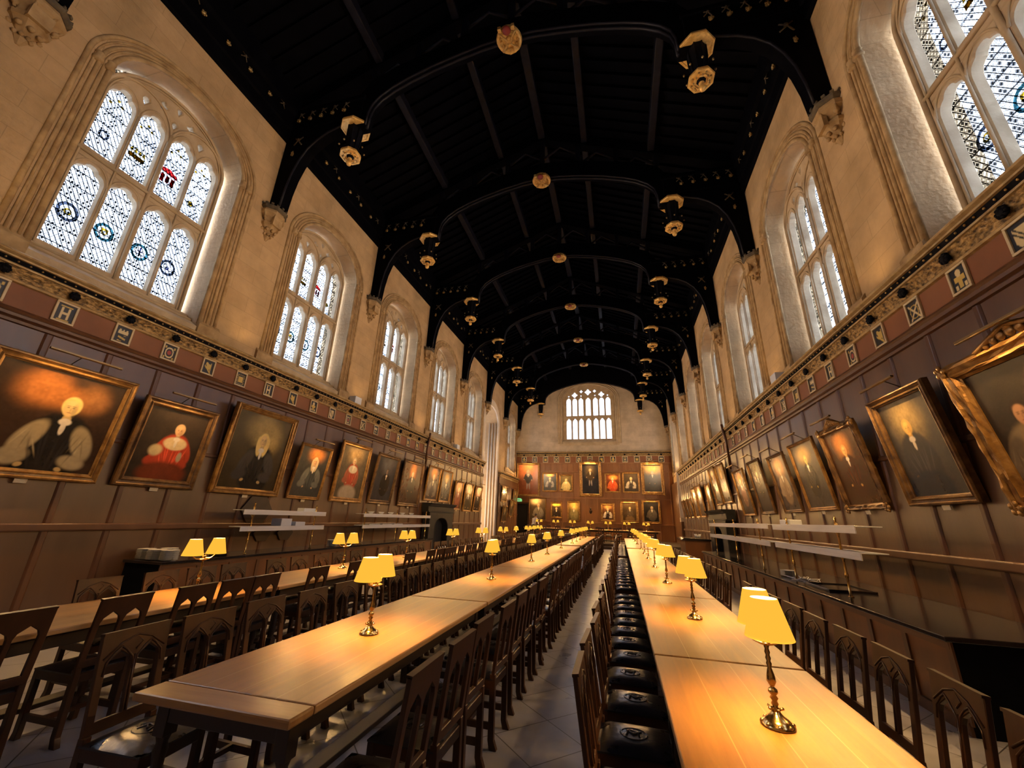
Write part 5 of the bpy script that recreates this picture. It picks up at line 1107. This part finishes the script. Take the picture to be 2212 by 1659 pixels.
o = tr_.build('serving_tray', M['counter_top'], None, .003, (5.3, 7.85, .7405)); tag(o, 'black glossy tray lying on the right counter under the shelves', 'tray')
ck = MB()
for i in range(26):
    a = rj.uniform(0, PI); x, y = rj.uniform(-.16, .16), rj.uniform(-.3, .3); ck.tube([(x, y, .006), (x + .16 * math.cos(a), y + .16 * math.sin(a), .012 + .012 * (i % 3))], .006, 4)
o = ck.build('cutlery', M['steel'], None, 0, (5.2, 8.75, .7405), fix=False); tag(o, 'loose heap of shiny cutlery on the right counter beside the plates', 'cutlery', kind='stuff')
o = MB().box(-.12, .12, -.09, .09, 0, .035).build('box', M['black'], None, .006, (-5.45, 6.75, .7505)); tag(o, 'small flat black box beside the plates on left counter', 'box')
# lectern-like till desk past the right fireplace
dk = empty('wooden_desk', (5.25, 19.6, 0), label='box-like oak desk with sloping dark top past the right counter', cat='desk')
MB().box(-.5, .5, 0, 1.6, 0, .95).build('body', M['counter'], dk, .01); MB().prism([(-.62, .95), (.55, .95), (.55, 1.02), (-.5, 1.06), (-.62, .99)], -.06, 1.68, 'y').build('top', M['counter_top'], dk, .008)
ck = MB()
for i in range(14): a = i * 1.1; ck.tube([(.1 * math.cos(a), .12 * math.sin(a), 0), (.13 * math.cos(a + .5), .16 * math.sin(a + .5), .16)], .012, 5)
o = ck.build('wire_basket', M['steel'], None, 0, (5.35, 20.1, 1.05), fix=False); tag(o, 'bright metal wire basket standing on the oak desk', 'basket')
# fireplaces
def fireplace(s, ya, yb, zt, label):
    t = empty('fireplace', (s * (PX - .062), (ya + yb) / 2, 0), (0, 0, side_rot(s)[2]), label, 'fireplace', 'fireplaces'); W = yb - ya; hw = W / 2 - .12
    v, f = plate([(hw, 0), (hw, zt - .38), (-hw, zt - .38), (-hw, 0)], [[(.72, .05)] + arch(.72, 1.15, .38, 14) + [(-.72, .05)]], .32, .02)
    MB().add([(a, b - .17, c) for a, b, c in v], f).build('surround', M['dark_stone'], t)
    MB().box(-.8, .8, -.05, -.01, 0, 1.6).build('fire_back', M['soot'], t)
    m = MB(); m.prism([(0, zt - .38), (-.34, zt - .38), (-.34, zt - .34), (-.30, zt - .33), (-.30, zt - .14), (-.36, zt - .12), (-.38, zt - .08), (-.44, zt - .05), (-.46, zt), (0, zt)], -W / 2, W / 2, 'x'); m.build('mantel', M['dark_stone'], t)
    gr = MB()
    for i in range(5): gr.tube([(-.4 + .2 * i, -.42, .05), (-.4 + .2 * i, -.42, .35)], .012, 5)
    gr.box(-.45, .45, -.46, -.40, .30, .33); gr.build('grate', M['steel'], t)
    return t
fireplace(-1, 16.45, 19.3, 2.15, 'black stone fireplace with moulded mantel on the left wall')
fireplace(1, 16.35, 19.45, 2.15, 'black stone fireplace with moulded mantel on the right wall')
# hexagonal screens on the left wall behind the nearer shelf
for i, (y, z) in enumerate(((8.05, 1.62), (8.35, 1.10), (9.05, 1.10))):
    r_ = .34 if i == 0 else .2; o = MB(); pts = [(r_ * 1.3 * math.cos(PI * k / 3 + 0), r_ * math.sin(PI * k / 3)) for k in range(6)]
    v, f = plate(pts, [], .03, .004); o = MB().add(v, f).build('hexagonal_panel', M['dais'], None, 0, (-PX + .028, y, z), side_rot(-1)); tag(o, ['large dark six-sided wooden panel on the left wall', 'small six-sided bracket panel under the large one', 'second small six-sided panel nearer the fireplace'][i], 'panel')
# small floodlight boxes on the cornices
for i, (s, y) in enumerate(((-1, 11.0), (-1, 19.9), (1, 10.8))):
    o = MB().box(-.17, .17, -.12, .12, 0, .24).build('floodlight', M['paper'], None, .01, (s * 6.12, y, 5.0), side_rot(s)); tag(o, ['white floodlight box on left cornice below second window', 'white floodlight box on left cornice farther along', 'white floodlight box on the right cornice'][i], 'floodlight', 'floodlights on the cornices')

# ------------------------------------------------------------------ light
w = bpy.data.worlds.new('sky'); sc.world = w; w.use_nodes = True
bg = w.node_tree.nodes['Background']; bg.inputs[0].default_value = (.76, .85, 1.0, 1); bg.inputs[1].default_value = SKY if 'SKY' in globals() else 7.0
def area(name, loc, rot, sx, sy, e, c, portal=False):
    ld = bpy.data.lights.new(name, 'AREA'); ld.shape = 'RECTANGLE'; ld.size = sx; ld.size_y = sy; ld.energy = e; ld.color = c
    if portal: ld.cycles.is_portal = True
    o = bpy.data.objects.new(name, ld); C.objects.link(o); o.location = loc; o.rotation_euler = rot; return o
for nm, s in SIDES:
    for i, y in enumerate(BAYC):
        if s < 0 and i == 6: continue
        area('sky_portal', (s * (WX + .75), y, 7.7), (PI / 2, 0, PI / 2 if s > 0 else -PI / 2), 2.3, 4.4, 1, (1, 1, 1), True)
area('sky_portal', (EC, YEND + .55, 10.4), (-PI / 2, 0, 0), 4.4, 5.2, 1, (1, 1, 1), True)
area('sky_portal', (-9.4, 26.5, 5.9), (PI / 2, 0, -PI / 2), 3.1, 5.4, 1, (1, 1, 1), True)
# warm uplighters standing on the cornices
for nm, s in SIDES:
    for k, y in enumerate(TR[1:]):
        if y > 33: continue
        ld = bpy.data.lights.new('uplighter', 'SPOT'); ld.energy = UPW; ld.color = (1, .62, .26); ld.spot_size = 2.6; ld.spot_blend = .8; ld.shadow_soft_size = .08
        o = bpy.data.objects.new('uplighter', ld); C.objects.link(o); o.location = (s * 5.98, y, 5.12); o.rotation_euler = (PI, -s * .25, 0)
        ld = bpy.data.lights.new('floodlight_beam', 'SPOT'); ld.energy = CROSS; ld.color = (1, .64, .32); ld.spot_size = 1.2; ld.spot_blend = .8; ld.shadow_soft_size = .1
        o = bpy.data.objects.new('floodlight_beam', ld); C.objects.link(o); o.location = (s * 5.95, y, 5.2); o.rotation_euler = Vector((-s * 12.2, 0, 4.3)).to_track_quat('-Z', 'Y').to_euler()

for s in (-1, 1):
    ld = bpy.data.lights.new('end_wall_fill', 'SPOT'); ld.energy = 1100; ld.color = (1, .66, .36); ld.spot_size = 1.3; ld.spot_blend = .9; ld.shadow_soft_size = .1  # added fill spots that brighten the end wall; no fixture there
    o = bpy.data.objects.new('end_wall_fill', ld); C.objects.link(o); o.location = (s * 5.9, 23.9, 5.2); o.rotation_euler = Vector((-s * 5.2, 10.3, 2.8)).to_track_quat('-Z', 'Y').to_euler()
ld = bpy.data.lights.new('oriel_fill', 'POINT'); ld.energy = 240; ld.color = (1, .66, .34); ld.shadow_soft_size = .15  # added fill light that warms the oriel stone, without a fixture
o = bpy.data.objects.new('oriel_fill', ld); C.objects.link(o); o.location = (-8.0, 25.4, 2.4)

# ------------------------------------------------------------------ camera and view
F, YAW, PIT, ROL = 867.39, .2594, .3235, .0319
cy_, sy_ = math.cos(YAW), math.sin(YAW)
fw = Vector((-sy_ * math.cos(PIT), cy_ * math.cos(PIT), math.sin(PIT))); rt = Vector((cy_, sy_, 0)); up = rt.cross(fw)
r2 = math.cos(ROL) * rt + math.sin(ROL) * up; u2 = -math.sin(ROL) * rt + math.cos(ROL) * up
cd = bpy.data.cameras.new('camera'); cd.sensor_width = 36; cd.lens = F / 2212 * 36; cd.clip_start = .05; cd.clip_end = 200
cam = bpy.data.objects.new('camera', cd); C.objects.link(cam)
cam.matrix_world = Matrix(((r2.x, u2.x, -fw.x, 2.1068), (r2.y, u2.y, -fw.y, 0), (r2.z, u2.z, -fw.z, 1.6032), (0, 0, 0, 1)))
sc.camera = cam
sc.view_settings.view_transform = 'Standard'; sc.view_settings.look = 'None'; sc.view_settings.exposure = .3; sc.view_settings.gamma = 1; sc.view_settings.use_curve_mapping = False
cy = sc.cycles; cy.use_adaptive_sampling = True; cy.adaptive_threshold = .12; cy.adaptive_min_samples = 20; cy.light_sampling_threshold = .03; cy.max_bounces = 5; cy.diffuse_bounces = 3; cy.glossy_bounces = 3; cy.transparent_max_bounces = 8; cy.transmission_bounces = 3; cy.caustics_reflective = False; cy.caustics_refractive = False
cy.use_denoising = True; cy.use_light_tree = True; cy.sample_clamp_indirect = 4; cy.sample_clamp_direct = 0
